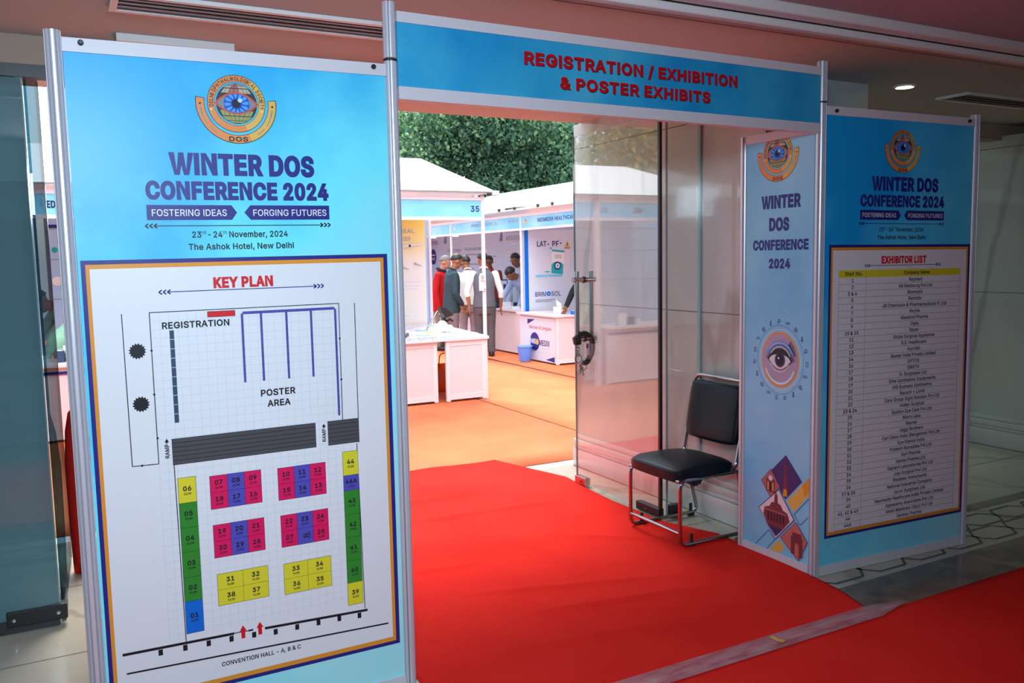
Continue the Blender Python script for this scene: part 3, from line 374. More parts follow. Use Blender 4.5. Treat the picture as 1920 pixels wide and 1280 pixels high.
for x in [-3.3 + .9 * i for i in range(4)]: b.line(Ff, (x, -3), (x, -.6), .005, .0004, 'grout')
struct(b.build('floor'))
b = MB(); b.box(-14, 16, 2.45, 2.62, -.1, -.001, 'apron'); b.box(-14, 16, 2.62, 24, -.1, -.001, 'dark'); struct(b.build('ground'))

b = MB()
b.box(-4, 8, -.12, 2.32, ZC, ZC + .25, 'ceil')             # soffit
b.box(-4, 8, -4.5, -.12, ZC + .06, ZC + .2, 'ceil2')       # raised tray
b.box(-4, 8, -.0525, -.0475, ZC - .0012, ZC, 'seam')
struct(b.build('ceiling'))
b = MB()
b.rbox(-4, 8, -.158, -.118, ZC - .012, ZC + .02, .006, 'mould', 2); b.rbox(-4, 8, -.235, -.165, ZC + .018, ZC + .065, .01, 'mould', 2)
struct(b.build('trim_1'))
b = MB(); b.box(-4, 8, 1.215, 1.32, 2.335, ZC - .0005, 'lintel'); struct(b.build('wall_front'))
# back of the lobby (behind the photographer)
b = MB(); b.box(-4, 8, -4.6, -4.5, 0, ZC + .3, 'ceil2'); struct(b.build('wall_back'))
b = MB(); b.box(8.0, 8.1, -4.5, .25, 0, ZC + .3, 'ceil2'); struct(b.build('light_block_wall'))  # unseen wall added to stop sky light leaking in; the lobby runs on
b = MB(); b.box(-4.1, -4, -4.5, 2.3, 0, ZC + .3, 'ceil2'); struct(b.build('wall_left'))
def pier(name, x0, x1, y0, y1, z1):
    b = MB(); b.box(x0, x1, y0, y1, 0, z1, 'marble')
    for z in (1.19, 2.28):
        b.box(x0 - .001, x1 + .001, y0 - .001, y1 + .001, z - .0025, z + .0025, 'grout')
    struct(b.build(name))
def plinth(name, x0, x1, y0, y1):
    b = MB()
    for d, z0, z1 in ((.035, 0, .13), (.024, .13, .155), (.032, .155, .20), (.014, .20, .235)):
        b.rbox(x0 - d, x1 + d, y0 - d, y1 + d * .35, z0 if z0 else .0005, z1, .008, 'plinth', 2)
    struct(b.build(name, auto=40))
pier('wall_right', 3.255, 4.02, .56, 2.42, ZC)
plinth('baseboard_right', 3.255, 4.02, .56, 2.42)
pier('wall_east', 6.3, 8.0, .2, 2.42, 2.365)
plinth('baseboard_east', 6.3, 8.0, .2, 2.42)

# ---- glass
b = MB(); b.box(-3.6, -.115, 1.243, 1.257, .055, 2.285, 'glasst')
wl = struct(b.build('window_1'))
b = MB(); b.box(-3.6, -.0, 1.215, 1.275, 2.285, 2.3345, 'darkm'); b.box(-.145, -.140, 1.22, 1.28, 2.283, 2.337, 'black'); b.build('top_rail', wl)
b = MB(); b.box(-3.6, -.115, 1.235, 1.265, 0.002, .055, 'darkm'); lab(b.build('bottom_rail', wl), 'dark metal bottom rail')
b = MB(); b.rbox(-.31, -.085, 1.222, 1.278, .03, .095, .004, 'black')
for x in (-.285, -.12): b.lathe([(.0, -.004), (.008, -.003), (.008, .003)], (x, 1.22, .062), 'steel', 10, 'y')
b.build('patch_fitting', wl)
b = MB(); b.box(-.115, -.110, 1.243, 1.257, .055, 2.285, 'edge'); b.build('polished_edge', wl)
# unseen tinted pane added in the next bay to dim daylight on wall_east
b = MB(); b.box(4.025, 6.295, 2.243, 2.257, .004, 2.44, 'glassd'); struct(b.build('dimming_pane'))
# left leaf standing open
d2 = struct(bpy.data.objects.new('door_2', None)); col.objects.link(d2); d2.location = (-.075, 1.3, 0)
LF = [(-.108, 1.285), (-.097, 1.285), (-.062, 2.10), (-.074, 2.10)]
b = MB(); b.prism(LF, .02, 2.43, 'glassl'); b.build('glass_panel', d2)
b = MB(); b.box(-.075, -.061, 2.10, 2.104, .02, 2.43, 'edge'); b.build('polished_edge', d2)
b = MB(); b.prism([(-.114, 1.285), (-.091, 1.285), (-.084, 1.45), (-.107, 1.45)], .006, .09, 'darkm'); b.build('patch_fitting', d2)
# sidelight between the pivot and the marble pier
b = MB(); b.box(3.012, 3.25, 1.06, 1.072, .01, 2.335, 'glass'); w2 = struct(b.build('window_2'))
b = MB(); b.box(3.006, 3.012, 1.06, 1.072, .01, 2.335, 'edge'); b.box(3.243, 3.254, 1.055, 1.077, .235, 2.335, 'edge'); b.build('polished_edge', w2)
b = MB(); b.rbox(3.02, 3.10, 1.045, 1.087, .004, .075, .004, 'darkm'); b.build('patch_fitting', w2)
# right leaf standing open towards the stalls
d1 = struct(bpy.data.objects.new('door_1', None)); col.objects.link(d1); d1.location = (2.985, 1.09, 0)
XD = 2.978
b = MB(); b.box(XD - .006, XD + .006, 1.095, 1.985, .018, 2.30, 'glass'); b.build('glass_panel', d1)
b = MB(); b.box(XD - .0065, XD + .0065, 1.985, 1.989, .018, 2.30, 'edge'); b.build('polished_edge', d1)
b = MB(); b.box(XD - .009, XD + .009, 1.078, 1.095, .018, 2.30, 'edged'); b.build('pivot_gasket', d1)
b = MB(); b.rbox(XD - .02, XD + .02, 1.08, 1.30, .006, .055, .004, 'darkm')
b.lathe([(.006, -.003), (.006, .003)], (XD - .021, 1.2, .03), 'steel', 10, 'x'); b.build('pivot_patch', d1)
b = MB(); b.rbox(XD - .022, XD + .022, 1.86, 1.985, .006, .062, .004, 'steel'); b.box(XD - .025, XD - .021, 1.885, 1.925, .018, .046, 'chrome'); b.box(XD - .0265, XD - .025, 1.90, 1.91, .024, .04, 'black'); b.build('corner_lock', d1)
# H-shaped pull handle, a bar on each face
h = MB()
for dx in (-.055, .055):
    h.tube([(XD + dx, 1.88, .955), (XD + dx, 1.88, 1.43)], .016, 'steel', 16)
hd = h.build('pull_handle', d1, auto=40)
b = MB()
for z in (.99, 1.375):
    b.tube([(XD - .085, 1.88, z), (XD + .085, 1.88, z)], .0175, 'steel', 16); b.tube([(XD - .01, 1.88, z), (XD + .01, 1.88, z)], .022, 'darkm', 16)
b.build('handle_standoff', hd, auto=40)

# ---- ceiling fittings
def vent(x0, x1, label):
    t = thing('slot_vent', label, 'vent', ((x0 + x1) / 2, .58, ZC - .01))
    b = MB()
    for y0, y1 in ((.47, .495), (.665, .69)): b.box(x0, x1, y0, y1, ZC - .014, ZC, 'mould')
    b.box(x0, x0 + .025, .4951, .6649, ZC - .014, ZC, 'mould'); b.box(x1 - .025, x1, .4951, .6649, ZC - .014, ZC, 'mould'); b.build('frame', t)
    b = MB(); b.box(x0 + .025, x1 - .025, .495, .665, ZC - .003, ZC - .001, 'black'); lab(b.build('slot_backing', t), 'black slots of the vent')
    for k in range(3):
        b = MB(); y = .523 + k * .047; b.box(x0 + .025, x1 - .025, y - .006, y + .010, ZC - .013, ZC - .004, 'ventm'); b.build('blade', t)
vent(.19, 2.6, 'long grey linear slot vent in the ceiling above the key plan panel')
vent(4.78, 6.2, 'grey linear slot vent in the ceiling above the right wall corner')
def downlight(x, y, label, e):
    t = thing('downlight', label, 'ceiling light', (x, y, ZC))
    b = MB(); b.lathe([(.062, 0), (.062, -.006), (.048, -.010), (.046, -.002)], (x, y, ZC), 'mould', 24); b.build('trim_ring', t, auto=40)
    b = MB(); b.lathe([(.0, -.003), (.044, -.003)], (x, y, ZC), 'lampe', 24); b.build('lens', t)
    s = lamp('downlight_beam', 'SPOT', (x, y, ZC - .03), (0, 0, 0), e, (1, .86, .62), spot_size=R(110), spot_blend=.8, shadow_soft_size=.04); s.parent = t; s.matrix_parent_inverse = Matrix.Translation((-x, -y, -ZC))
downlight(4.26, .51, 'round lit downlight in the ceiling above the exhibitor list panel', 3)
t = thing('access_hatch', 'white rimmed access hatch in the ceiling just above the key plan panel', 'hatch', (.46, 1.1, ZC))
b = MB(); x0, x1, y0, y1 = .235, .69, 1.04, 1.145
b.box(x0, x1, y0, y0 + .02, ZC - .03, ZC, 'mould'); b.box(x0, x0 + .015, y0 + .0201, y1, ZC - .03, ZC, 'ceil'); b.box(x1 - .015, x1, y0 + .0201, y1, ZC - .03, ZC, 'ceil'); b.build('rim', t)
b = MB(); b.box(x0 + .015, x1 - .015, y0 + .02, y1, ZC - .02, ZC, 'ceil'); b.build('lid', t)

# ================================================================== CARPETS
def grid_sheet(inside, x0, x1, y0, y1, st, hfun, th, m, name, wave=lambda x: 0.):
    nx = int((x1 - x0) / st) + 1; ny = int((y1 - y0) / st) + 1; idx = {}; vs = []; fs = []
    L_, R_ = inside
    for j in range(ny + 1):
        y = y0 + (y1 - y0) * j / ny
        for i in range(nx + 1):
            f = i / nx; x = L_(y) * (1 - f) + R_(y) * f
            e = min(1, min(i, nx - i, j, ny - j) / 2); vs.append((x, y + wave(x) * (j / ny) ** 12, .002 + (th - .002) * min(1, e + .5) + hfun(x, y) * e))
    for j in range(ny):
        for i in range(nx): a = j * (nx + 1) + i; fs.append((a, a + 1, a + nx + 2, a + nx + 1))
    # skirt
    k = len(vs); ring = [i for i in range(nx + 1)] + [j * (nx + 1) + nx for j in range(1, ny + 1)] + [ny * (nx + 1) + i for i in range(nx - 1, -1, -1)] + [j * (nx + 1) for j in range(ny - 1, 0, -1)]
    vs += [(vs[q][0], vs[q][1], .0005) for q in ring]; n = len(ring)
    for q in range(n): fs.append((ring[q], k + q, k + (q + 1) % n, ring[(q + 1) % n]))
    b = MB(); b.add(vs, fs, m); return b.build(name, smooth=True)
def interp(tab):
    def f(y):
        for (a, p), (c, q) in zip(tab, tab[1:]):
            if a <= y <= c: return p + (q - p) * (y - a) / (c - a)
        return tab[0][1] if y < tab[0][0] else tab[-1][1]
    return f
def ridge(x, y, a, c, wd, hgt):
    a = V(a); c = V(c); p = V((x, y)); d = c - a; t = max(0, min(1, (p - a).dot(d) / d.dot(d))); q = (p - a - d * t).length
    return hgt * exp(-(q / wd) ** 2) * (sin(pi * min(1, max(0, t)))** .5 if 0 < t < 1 else 0)
RG = [((1.62, .30), (2.62, .10), .026, .017), ((1.5, .62), (2.55, .28), .022, .013), ((1.2, .05), (2.2, -.10), .03, .014), ((2.3, 1.1), (2.75, .75), .022, .010),
      ((1.3, 1.0), (1.8, .93), .018, .010), ((1.6, 1.75), (2.7, 1.65), .035, .012), ((1.2, 2.2), (2.4, 2.05), .035, .010), ((2.0, .15), (2.7, -.25), .022, .012)]
def hred(x, y):
    h = .0028 * noise.noise((x * 2.1, y * 2.1, 0)) + .0012 * noise.noise((x * 7, y * 7, 3))
    return max(0, h + .002) + sum(ridge(x, y, *q) for q in RG)
rt = [(-.47, 2.90), (-.39, 2.93), (-.2, 2.995), (.15, 3.04), (.69, 3.06), (.9, 2.985), (1.0, 2.945), (1.5, 2.93), (1.75, 2.945), (2.15, 2.99), (2.5, 2.89), (2.8, 2.81), (2.95, 2.78)]
o = grid_sheet((lambda y: 1.035 + .004 * sin(y * 9), interp(rt)), 1.03, 3.05, -.455, 2.88, .022, hred, .010, 'carpet_r', 'red_carpet', lambda x: .022 * sin(x * 9) + .02 * noise.noise((x * 6, 1, 1)) - .03 * (x > 2.3) * (x - 2.3))
tag(o, 'wrinkled bright red carpet strip leading through the gateway to the stalls', 'carpet')
def hred2(x, y): return max(0, .002 * noise.noise((x * 1.5, y * 1.5, 9)) + .001)
o = grid_sheet((lambda y: -2.2, lambda y: 7.2), -2.2, 7.2, -2.3, -.435, .06, hred2, .007, 'carpet_r', 'red_carpet')
tag(o, 'dark red carpet runner laid across the lobby in front of the panels', 'carpet')
b = MB(); vs = []; fs = []; n = 60
for i in range(n + 1):
    x = 1.0 + (3.12 - 1.0) * i / n; w0 = .05 if i < n - 6 else .05 * (n - i) / 6 + .004
    yy = -.427; vs += [(x, yy - w0, .0125), (x, yy, .0165), (x, yy + w0 * .9, .0165)]
for i in range(n): k = i * 3; fs += [(k, k + 3, k + 4, k + 1), (k + 1, k + 4, k + 5, k + 2)]
b.add(vs, fs, 'tape'); o = b.build('carpet_tape', smooth=True); sm = o.modifiers.new('thick', 'SOLIDIFY'); sm.thickness = .0015
tag(o, 'translucent pinkish sticky tape joining the two red carpets', 'tape')
b = MB(); b.prism([(2.352, -.398), (2.376, -.400), (2.372, -.43), (2.385, -.452), (2.366, -.462), (2.352, -.44)], .0195, .0205, 'ringy'); tag(b.build('tape_scrap'), 'small torn yellowish scrap stuck on the carpet tape', 'scrap')
def carpet_o(x0, x1, y0, y1, dx, label):
    b = MB(); nx, ny = 6, 40; vs = []; fs = []
    for j in range(ny + 1):
        y = y0 + (y1 - y0) * j / ny
        for i in range(nx + 1):
            x = x0 + (x1 - x0) * i / nx + dx * (y - y0) * (1 if i in (0, nx) else 1)
            vs.append((x, y, .004 + (.0035 if i in (0, nx) else 0) * max(0, noise.noise((y * 1.7, x, 2))) * 2))
    for j in range(ny):
        for i in range(nx): a = j * (nx + 1) + i; fs.append((a, a + 1, a + nx + 2, a + nx + 1))
    b.add(vs, fs, 'carpet_o'); o = b.build('orange_carpet', smooth=True); s = o.modifiers.new('t', 'SOLIDIFY'); s.thickness = .003
    tag(o, label, 'carpet')
carpet_o(-3, 3.885, 2.565, 17, 0, 'orange carpet strip nearest the gateway, under the front counters')
carpet_o(3.898, 5.60, 2.565, 17, .002, 'middle orange carpet strip of the aisle between the stalls')
carpet_o(5.61, 9.5, 2.565, 17, .01, 'orange carpet strip under the blue bin and right stalls')

# ================================================================== GATEWAY PANELS
def post(F, s, z0, z1, name, parent, r=.0225, cy=0.):
    b = MB(); n = 8; ring = []
    for k in range(n):
        a = 2 * pi * (k + .5) / n
        for da, rr in ((-.27, 1.), (-.12, .985), (-.085, .74), (.085, .74), (.12, .985), (.27, 1.)): ring.append((r * rr * cos(a + da), r * rr * sin(a + da)))
    vs = []
    for z in (z0, z1):
        c = F(s, z, 0)
        vs += [(c.x + x, c.y + y, c.z) for x, y in ring]
    n = len(ring); side = [(i, (i + 1) % n, n + (i + 1) % n, n + i) for i in range(n)]
    b.add(vs, [tuple(range(n - 1, -1, -1)), tuple(range(n, 2 * n))] + [f for i, f in enumerate(side) if i % 6 != 2], 'alu'); b.add(vs, [f for i, f in enumerate(side) if i % 6 == 2], 'groove')
    return b.build(name, parent)
def slab(b, F, x0, x1, z0, z1, n0, n1, m):
    vs = [F(x, z, n) for n in (n0, n1) for z in (z0, z1) for x in (x0, x1)]
    b.add(vs, [(0, 2, 3, 1), (4, 5, 7, 6), (0, 1, 5, 4), (2, 6, 7, 3), (0, 4, 6, 2), (1, 3, 7, 5)], m)
W = 2.037; X1 = 1 + W
FL = frame((0, 0, 0), (1, 0, 0), .009)
fl0 = FL
FL = lambda s, z, n=0.: V((s, -n, z - .009 * (1 - s) * z / 2.1))
FH = lambda s, z, n=0.: V((s, -n, z - .0058 * (s - 2)))
ar = -.0668
FR = lambda s, z, n=0.: V((X1 + s * cos(ar) + n * sin(ar), s * sin(ar) - n * cos(ar), z - .0096 * s * z / 2.1))
D = .477
FS = lambda s, z, n=0.: V((X1 - n, D - s, z))
PN = .012      # printed face in front of the panel's mid plane

def rails(F, x0, x1, zs, parent, names):
    out = []
    for (z0, z1), nm in zip(zs, names):
        b = MB(); slab(b, F, x0, x1, z0, z1, -.018, .018, 'aluw'); out.append(b.build(nm, parent))
    return out
def board(F, x0, x1, z0, z1, m, parent):
    b = MB(); slab(b, F, x0, x1, z0, z1, -.008, PN, m); return b.build('printed_board', parent)
def bolt(F, s, z, parent):
    b = MB(); c = F(s, z, .018); d = F(s, z, .030) - c
    b.tube([c, c + d * .6, c + d], [.008, .008, .005], 'black', 12); lab(b.build('bolt', parent, auto=40), 'black round bolt head')

def emblem(F, cx, cz, Rr, parent):
    """round society emblem: ring with lettering, globe with an eye, crescent scroll; Rr = radius of the ring"""
    b = MB(); u = Rr / 425.; C = (cx, cz); n0 = PN + .0004; st = .0003
    b.arc(F, C, 466 * u, 595 * u, 172, 368, n0, 'ink', 60); b.arc(F, C, 474 * u, 584 * u, 173, 290, n0 + st, 'ring', 40); b.arc(F, C, 474 * u, 584 * u, 290, 367, n0 + st, 'ringy', 30)
    b.arc(F, C, 322 * u, 428 * u, 0, 360, n0, 'ink', 72); b.arc(F, C, 328 * u, 419 * u, 60, 290, n0 + st, 'ring', 72); b.arc(F, C, 328 * u, 419 * u, -70, 60, n0 + st, 'ringy', 36)
    b.disc(F, C, 302 * u, n0, 'globe')
    for lat0, lat1 in ((-75, -60), (-57, -40), (-37, -20), (32, 48), (52, 64), (68, 78)):      # land and sea patches between the graticule
        for k in range(-4, 5):
            if lat0 > 0 and -1 <= k <= 0: mm = 'brickl'
            else: mm = 'globeg' if lat0 < 0 else 'globec'
            if abs(k) == 4 and abs(lat0) < 40: continue
            pts = []
            for la, lo in ((lat0, k * 18 - 8), (lat0, k * 18 + 8), (lat1, k * 18 + 8), (lat1, k * 18 - 8)):
                pts.append((cx + 296 * u * cos(R(la)) * sin(R(lo)), cz + 296 * u * sin(R(la))))
            b.poly(F, pts, n0 + st, mm)
    def almond(wd, hu, hd):
        return [(cx + wd * u * t, cz + (hu * u * (1 - t * t) if up else -hd * u * (1 - t * t)))
                for up, tt in ((1, [1 - i / 10 for i in range(21)]), (0, [-1 + i / 10 for i in range(1, 20)])) for t in tt]
    b.poly(F, almond(328, 172, 160), n0 + 2 * st, 'lid'); b.poly(F, almond(285, 148, 136), n0 + 3 * st, 'sclera')
    # iris clipped by the lids
    def clip(r):
        P = []
        for i in range(60):
            a = 2 * pi * i / 60; x = r * cos(a); z = r * sin(a); t = x / 285
            P.append((cx + x * u, cz + max(-134 * (1 - t * t), min(146 * (1 - t * t), z)) * u))
        return P
    b.poly(F, clip(188), n0 + 4 * st, 'iris')
    for k in range(12):
        a = 2 * pi * k / 12 + .1; ca, sa = cos(a), sin(a); pts = []
        for rr, ww in ((80, 6), (120, 22), (160, 26), (178, 12), (178, -12), (160, -26), (120, -22), (80, -6)):
            x = rr * ca - ww * sa; z = rr * sa + ww * ca; t = x / 285; z = max(-128 * (1 - t * t), min(140 * (1 - t * t), z)); pts.append((cx + x * u, cz + z * u))
        b.poly(F, pts, n0 + 5 * st, 'irisl')
    b.disc(F, (cx - 8 * u, cz), 66 * u, n0 + 6 * st, 'pupil'); b.disc(F, (cx + 50 * u, cz + 52 * u), 34 * u, n0 + 7 * st, 'cyan')
    for k in (-1, 1):                                     # little instruments on the scroll
        b.disc(F, (cx + k * 530 * u, cz - 20 * u), 16 * u, n0 + 2 * st, 'ink')
        for a0, a1 in ((188, 200), (200, 216), (222, 236)):
            if k > 0: a0, a1 = 540 - a1, 540 - a0
            b.arc(F, C, (522 if a1 - a0 < 13 else 530) * u, 541 * u, a0, a1, n0 + 2 * st, 'sclera', 8)
    b.disc(F, (cx - 372 * u, cz - 100 * u), 13 * u, n0 + 2 * st, 'white'); b.disc(F, (cx + 372 * u, cz - 100 * u), 13 * u, n0 + 2 * st, 'white')
    o = b.build('emblem', parent)
    b = MB(); s_ = 'DELHI OPHTHALMOLOGICAL SOCIETY'
    wds = [(.35 if c == ' ' else .42 if c == 'I' else 1.12 if c == 'M' else .82 if c in 'LETY' else 1.) for c in s_]; tot = sum(wds); acc = 0
    for c, wd in zip(s_, wds):
        ang = 190 - (acc + wd / 2) / tot * 200; acc += wd
        if c == ' ': continue
        a = R(ang); px, pz = cx + 374 * u * cos(a), cz + 374 * u * sin(a); hw = wd * 24 * u * .78
        b.text(F, c, px - hw, px + hw, pz - 31 * u, 60 * u, n0 + 2 * st, 'ink', .02, rot=a - pi / 2, cen=(px, pz))
    b.build('emblem_lettering', parent); b = MB()
    b.text(F, 'DOS', cx - 135 * u, cx + 145 * u, cz - 562 * u, 72 * u, n0 + 2 * st, 'ink', .03)
    b.build('emblem_lettering', parent)

def arrowline(b, F, x0, x1, z, n, m, k=.012):
    b.line(F, (x0 + 2 * k, z), (x1 - 2 * k, z), .0026, n, m)
    for e, d in ((x0, 1), (x1, -1)):
        for j in range(3):
            x = e + d * j * k
            b.line(F, (x, z), (x + d * .009, z + .0065), .004, n + .0001, m); b.line(F, (x, z), (x + d * .009, z - .0065), .004, n + .0001, m)
def title_block(F, dx, dz, parent):
    n = PN + .0008
    b = MB(); b.text(F, 'WINTER DOS', .285 + dx, .724 + dx, 1.799 + dz, .067, n, 'navy', .045)
    b.text(F, 'CONFERENCE 2024', .216 + dx, .768 + dx, 1.7245 + dz, .056, n, 'navy', .045); b.build('title_lettering', parent)
    for pts, t, x0, x1 in ((((.216, 1.664), (.460, 1.664), (.476, 1.6865), (.460, 1.709), (.216, 1.709)), 'FOSTERING IDEAS', .230, .445),
                           (((.498, 1.6865), (.517, 1.664), (.768, 1.664), (.768, 1.709), (.517, 1.709)), 'FORGING FUTURES', .525, .758)):
        b = MB(); b.poly(F, [(x + dx, z + dz) for x, z in pts], n, 'navy'); b.text(F, t, x0 + dx, x1 + dx, 1.676 + dz, .020, n + .0005, 'txtw', .008); b.build('slogan_banner', parent)
    b = MB(); arrowline(b, F, .210 + dx, .770 + dx, 1.6465 + dz, n, 'ink'); b.build('arrow_line', parent)
    b = MB(); q = 1.610 + dz
    b.text(F, '23', .340 + dx, .367 + dx, q, .019, n, 'ink', .022); b.text(F, 'rd', .368 + dx, .380 + dx, q + .011, .010, n, 'ink', .01); b.text(F, '-', .387 + dx, .394 + dx, q, .019, n, 'ink', .022)
    b.text(F, '24', .402 + dx, .429 + dx, q, .019, n, 'ink', .022); b.text(F, 'th', .430 + dx, .442 + dx, q + .011, .010, n, 'ink', .01)
    b.text(F, 'November, 2024', .449 + dx, .630 + dx, q, .019, n, 'ink', .022)
    b.text(F, 'The Ashok Hotel, New Delhi', .328 + dx, .648 + dx, 1.573 + dz, .019, n, 'ink', .022); b.build('date_lettering', parent)
def plan_border(F, dx, dz, parent, nm):
    b = MB(); n = PN + .0005
    b.rect(F, .031 + dx, .962 + dx, .172 + dz * .3, 1.548 + dz, n, 'navy'); b.rect(F, .043 + dx, .948 + dx, .185 + dz * .3, 1.5355 + dz, n + .0006, 'orange'); b.rect(F, .0535 + dx, .9365 + dx, .2005 + dz * .3, 1.5225 + dz, n + .0012, 'paper')
    return b.build(nm, parent)

# ---- key plan panel (left)
t = thing('poster_stand', 'tall blue conference panel with the key plan, left of the gateway', 'display panel', (.5, 0, 0))
post(FL, 0, 0, 2.195, 'post', t); post(FL, 1, 0, 2.19, 'post', t)
ra = rails(FL, .022, .978, ((2.137, 2.176), (.0008, .047)), t, ('top_rail', 'bottom_rail')); bolt(FL, .07, 2.163, ra[0]); bolt(FL, .934, 2.163, ra[0])
bd = board(FL, .023, .977, .045, 2.139, 'print_l', t)
emblem(FL, .491, 2.019, .0865, bd); title_block(FL, 0, 0, bd)
kp = plan_border(FL, 0, 0, t, 'key_plan'); F = FL; n = PN + .0022
b = MB(); b.text(F, 'KEY PLAN', .394, .576, 1.4535, .0345, n, 'red', .045); b.build('heading_lettering', kp)
b = MB(); arrowline(b, F, .236, .739, 1.448, n + .0003, 'navy'); b.build('arrow_line', kp)
b = MB()
for i in range(23): x = .207 + .0262 * i; b.line(F, (x, .36), (x, 1.387), .0011, n - .0003, 'cyan')
for x in (.81, .832): b.line(F, (x, .335), (x, .91), .0011, n - .0003, 'cyan')
for i in range(40): z = 1.387 - .0259 * i; b.line(F, (.207, z), (.786 if z > 1. else .832, z), .0011, n - .0003, 'cyan')
b.build('floor_grid', kp)
b = MB()
for a, c in (((.130, 1.388), (.133, .926)), ((.206, 1.388), (.207, .924)), ((.133, .926), (.207, .924)), ((.787, 1.388), (.785, .997)), ((.841, 1.387), (.839, .912)), ((.2500, .922), (.2545, .346)), ((.831, .911), (.838, .326)), ((.206, 1.388), (.787, 1.388))):
    b.line(F, a, c, .0026, n, 'ink')
for q in ((.206, 1.273), (.206, 1.139), (.208, 1.004), (.786, 1.271), (.786, 1.133), (.16, .925)): b.disc(F, q, .0035, n + .0002, 'ink', 12)
b.build('site_outline', kp)
b = MB()
for cx, cz in ((.167, 1.274), (.168, 1.113)):
    pts = []
    for i in range(32): r = .025 if i % 2 else .0195; a = 2 * pi * i / 32; pts.append((cx + r * cos(a), cz + r * sin(a)))
    b = MB(); b.poly(F, pts, n, 'ink'); b.build('tree_symbol', kp)
b = MB(); b.rect(F, .371, .4545, .3645 + 1, 1.383, n, 'ink'); b.rect(F, .372, .4535, 1.3655, 1.382, n + .0003, 'red'); b.build('registration_desk', kp)
b = MB()
for i in range(10): z = 1.331 - i * .0287; b.rect(F, .259, .272, z - .0272, z, n, 'slate')
b.build('registration_counter', kp)
b = MB()
b.rect(F, .4765, .772, 1.3685, 1.377, n, 'navyd'); b.rect(F, .4775, .771, 1.3695, 1.376, n + .0003, 'viol')
for x, z1 in ((.4710, 1.152), (.5295, 1.152), (.6095, 1.152), (.6895, 1.151), (.7703, 1.0125)):
    b.rect(F, x, x + .0072, z1, 1.371, n, 'navyd'); b.rect(F, x + .001, x + .0062, z1 + .001, 1.370, n + .0003, 'viol')
    z = 1.371 - .0275
    while z > z1: b.line(F, (x, z), (x + .0072, z), .001, n + .0005, 'navyd'); z -= .0275
for x in (.505, .53, .56, .59, .62, .65, .69, .72, .745): b.line(F, (x, 1.3685), (x, 1.377), .001, n + .0005, 'navyd')
b.build('poster_boards', kp)
b = MB()
for x0, x1 in ((.247, .6925), (.733, .8405)):
    b = MB(); b.rect(F, x0, x1, .914, .9965, n, 'ink'); b.rect(F, x0 + .0012, x1 - .0012, .9155, .995, n + .0002, 'grey')
    for i in range(1, 6): z = .914 + .0825 * i / 6; b.line(F, (x0, z), (x1, z), .0016, n + .0004, 'ink')
    b.build('ramp', kp)
for t_, x0, x1, z, c, bo in (('REGISTRATION', .239, .4355, 1.336, .0205, .03), ('POSTER', .521, .632, 1.1015, .0215, .03), ('AREA', .540, .6145, 1.066, .0215, .03), ('CONVENTION HALL - A, B & C', .357, .611, .237, .0145, .022)):
    b = MB(); b.text(F, t_, x0, x1, z, c, n, 'ink', bo); b.build('area_lettering', kp)
for cx, cz in ((.2330, .960), (.7200, .951)):
    b = MB(); b.text(F, 'RAMP', cx - .022, cx + .022, cz - .006, .0125, n, 'ink', .03, rot=pi / 2, cen=(cx, cz)); b.poly(F, [(cx - .0065, cz + .028), (cx + .0065, cz + .028), (cx, cz + .039)], n, 'ink')
    b.line(F, (cx, cz + .024), (cx, cz + .03), .004, n, 'ink'); b.build('ramp_lettering', kp)
b = MB()
b.line(F, (.072, .346), (.40, .338), .0085, n, 'ink'); b.line(F, (.497, .333), (.847, .319), .0085, n, 'ink'); b.line(F, (.40, .339), (.445, .337), .003, n, 'ink'); b.line(F, (.445, .337), (.46, .337), .006, n, 'ink')
for x, z in ((.179, .328), (.251, .326), (.321, .324), (.391, .322), (.462, .319), (.531, .313), (.602, .313), (.674, .312), (.746, .31), (.817, .305)): b.rect(F, x - .0065, x + .0065, z - .009, z + .010, n + .0002, 'ink')
b.line(F, (.08, .284), (.921, .254), .0055, n, 'ink'); b.build('hall_wall', kp)
b = MB()
for x in (.428, .4815): b = MB(); b.poly(F, [(x - .006, .316), (x + .006, .316), (x + .006, .340), (x + .011, .340), (x, .3595), (x - .011, .340), (x - .006, .340)], n + .0006, 'red'); b.build('entrance_arrow', kp)
def cell(x0, x1, z0, z1, m, num, sub='3x2M'):
    b = MB(); b.rect(F, x0 - .0007, x1 + .0007, z0 - .0007, z1 + .0007, n + .0003, 'ink'); b.rect(F, x0 + .0004, x1 - .0004, z0 + .0004, z1 - .0004, n + .0006, m)
    cx, cz = (x0 + x1) / 2, (z0 + z1) / 2
    if num == '26':
        b.text(F, num, cx - .008, cx + .008, cz - .008, .0155, n + .001, 'ink', .03, rot=pi / 2, cen=(cx, cz)); b.text(F, sub, cx - .011, cx + .011, cz - .016, .0075, n + .001, 'ink', .02, rot=pi / 2, cen=(cx, cz))
    else:
        b.text(F, num, cx, None, cz - .003, .0155, n + .001, 'ink', .03); b.text(F, sub, cx - .011, cx + .011, cz - .0155, .0075, n + .001, 'ink', .02)
    b.build('stall_block', kp)
zz = [.871, .791, .712, .633, .552, .474, .370]
for i, (s_, m_) in enumerate(zip(('06', '05', '04', '03', '02', '01'), ('yel', 'green', 'green', 'green', 'green', 'blue'))):
    cell(.2575, .3095, zz[i + 1], zz[i], m_, s_, '4x3M' if s_ == '01' else '3x2M')
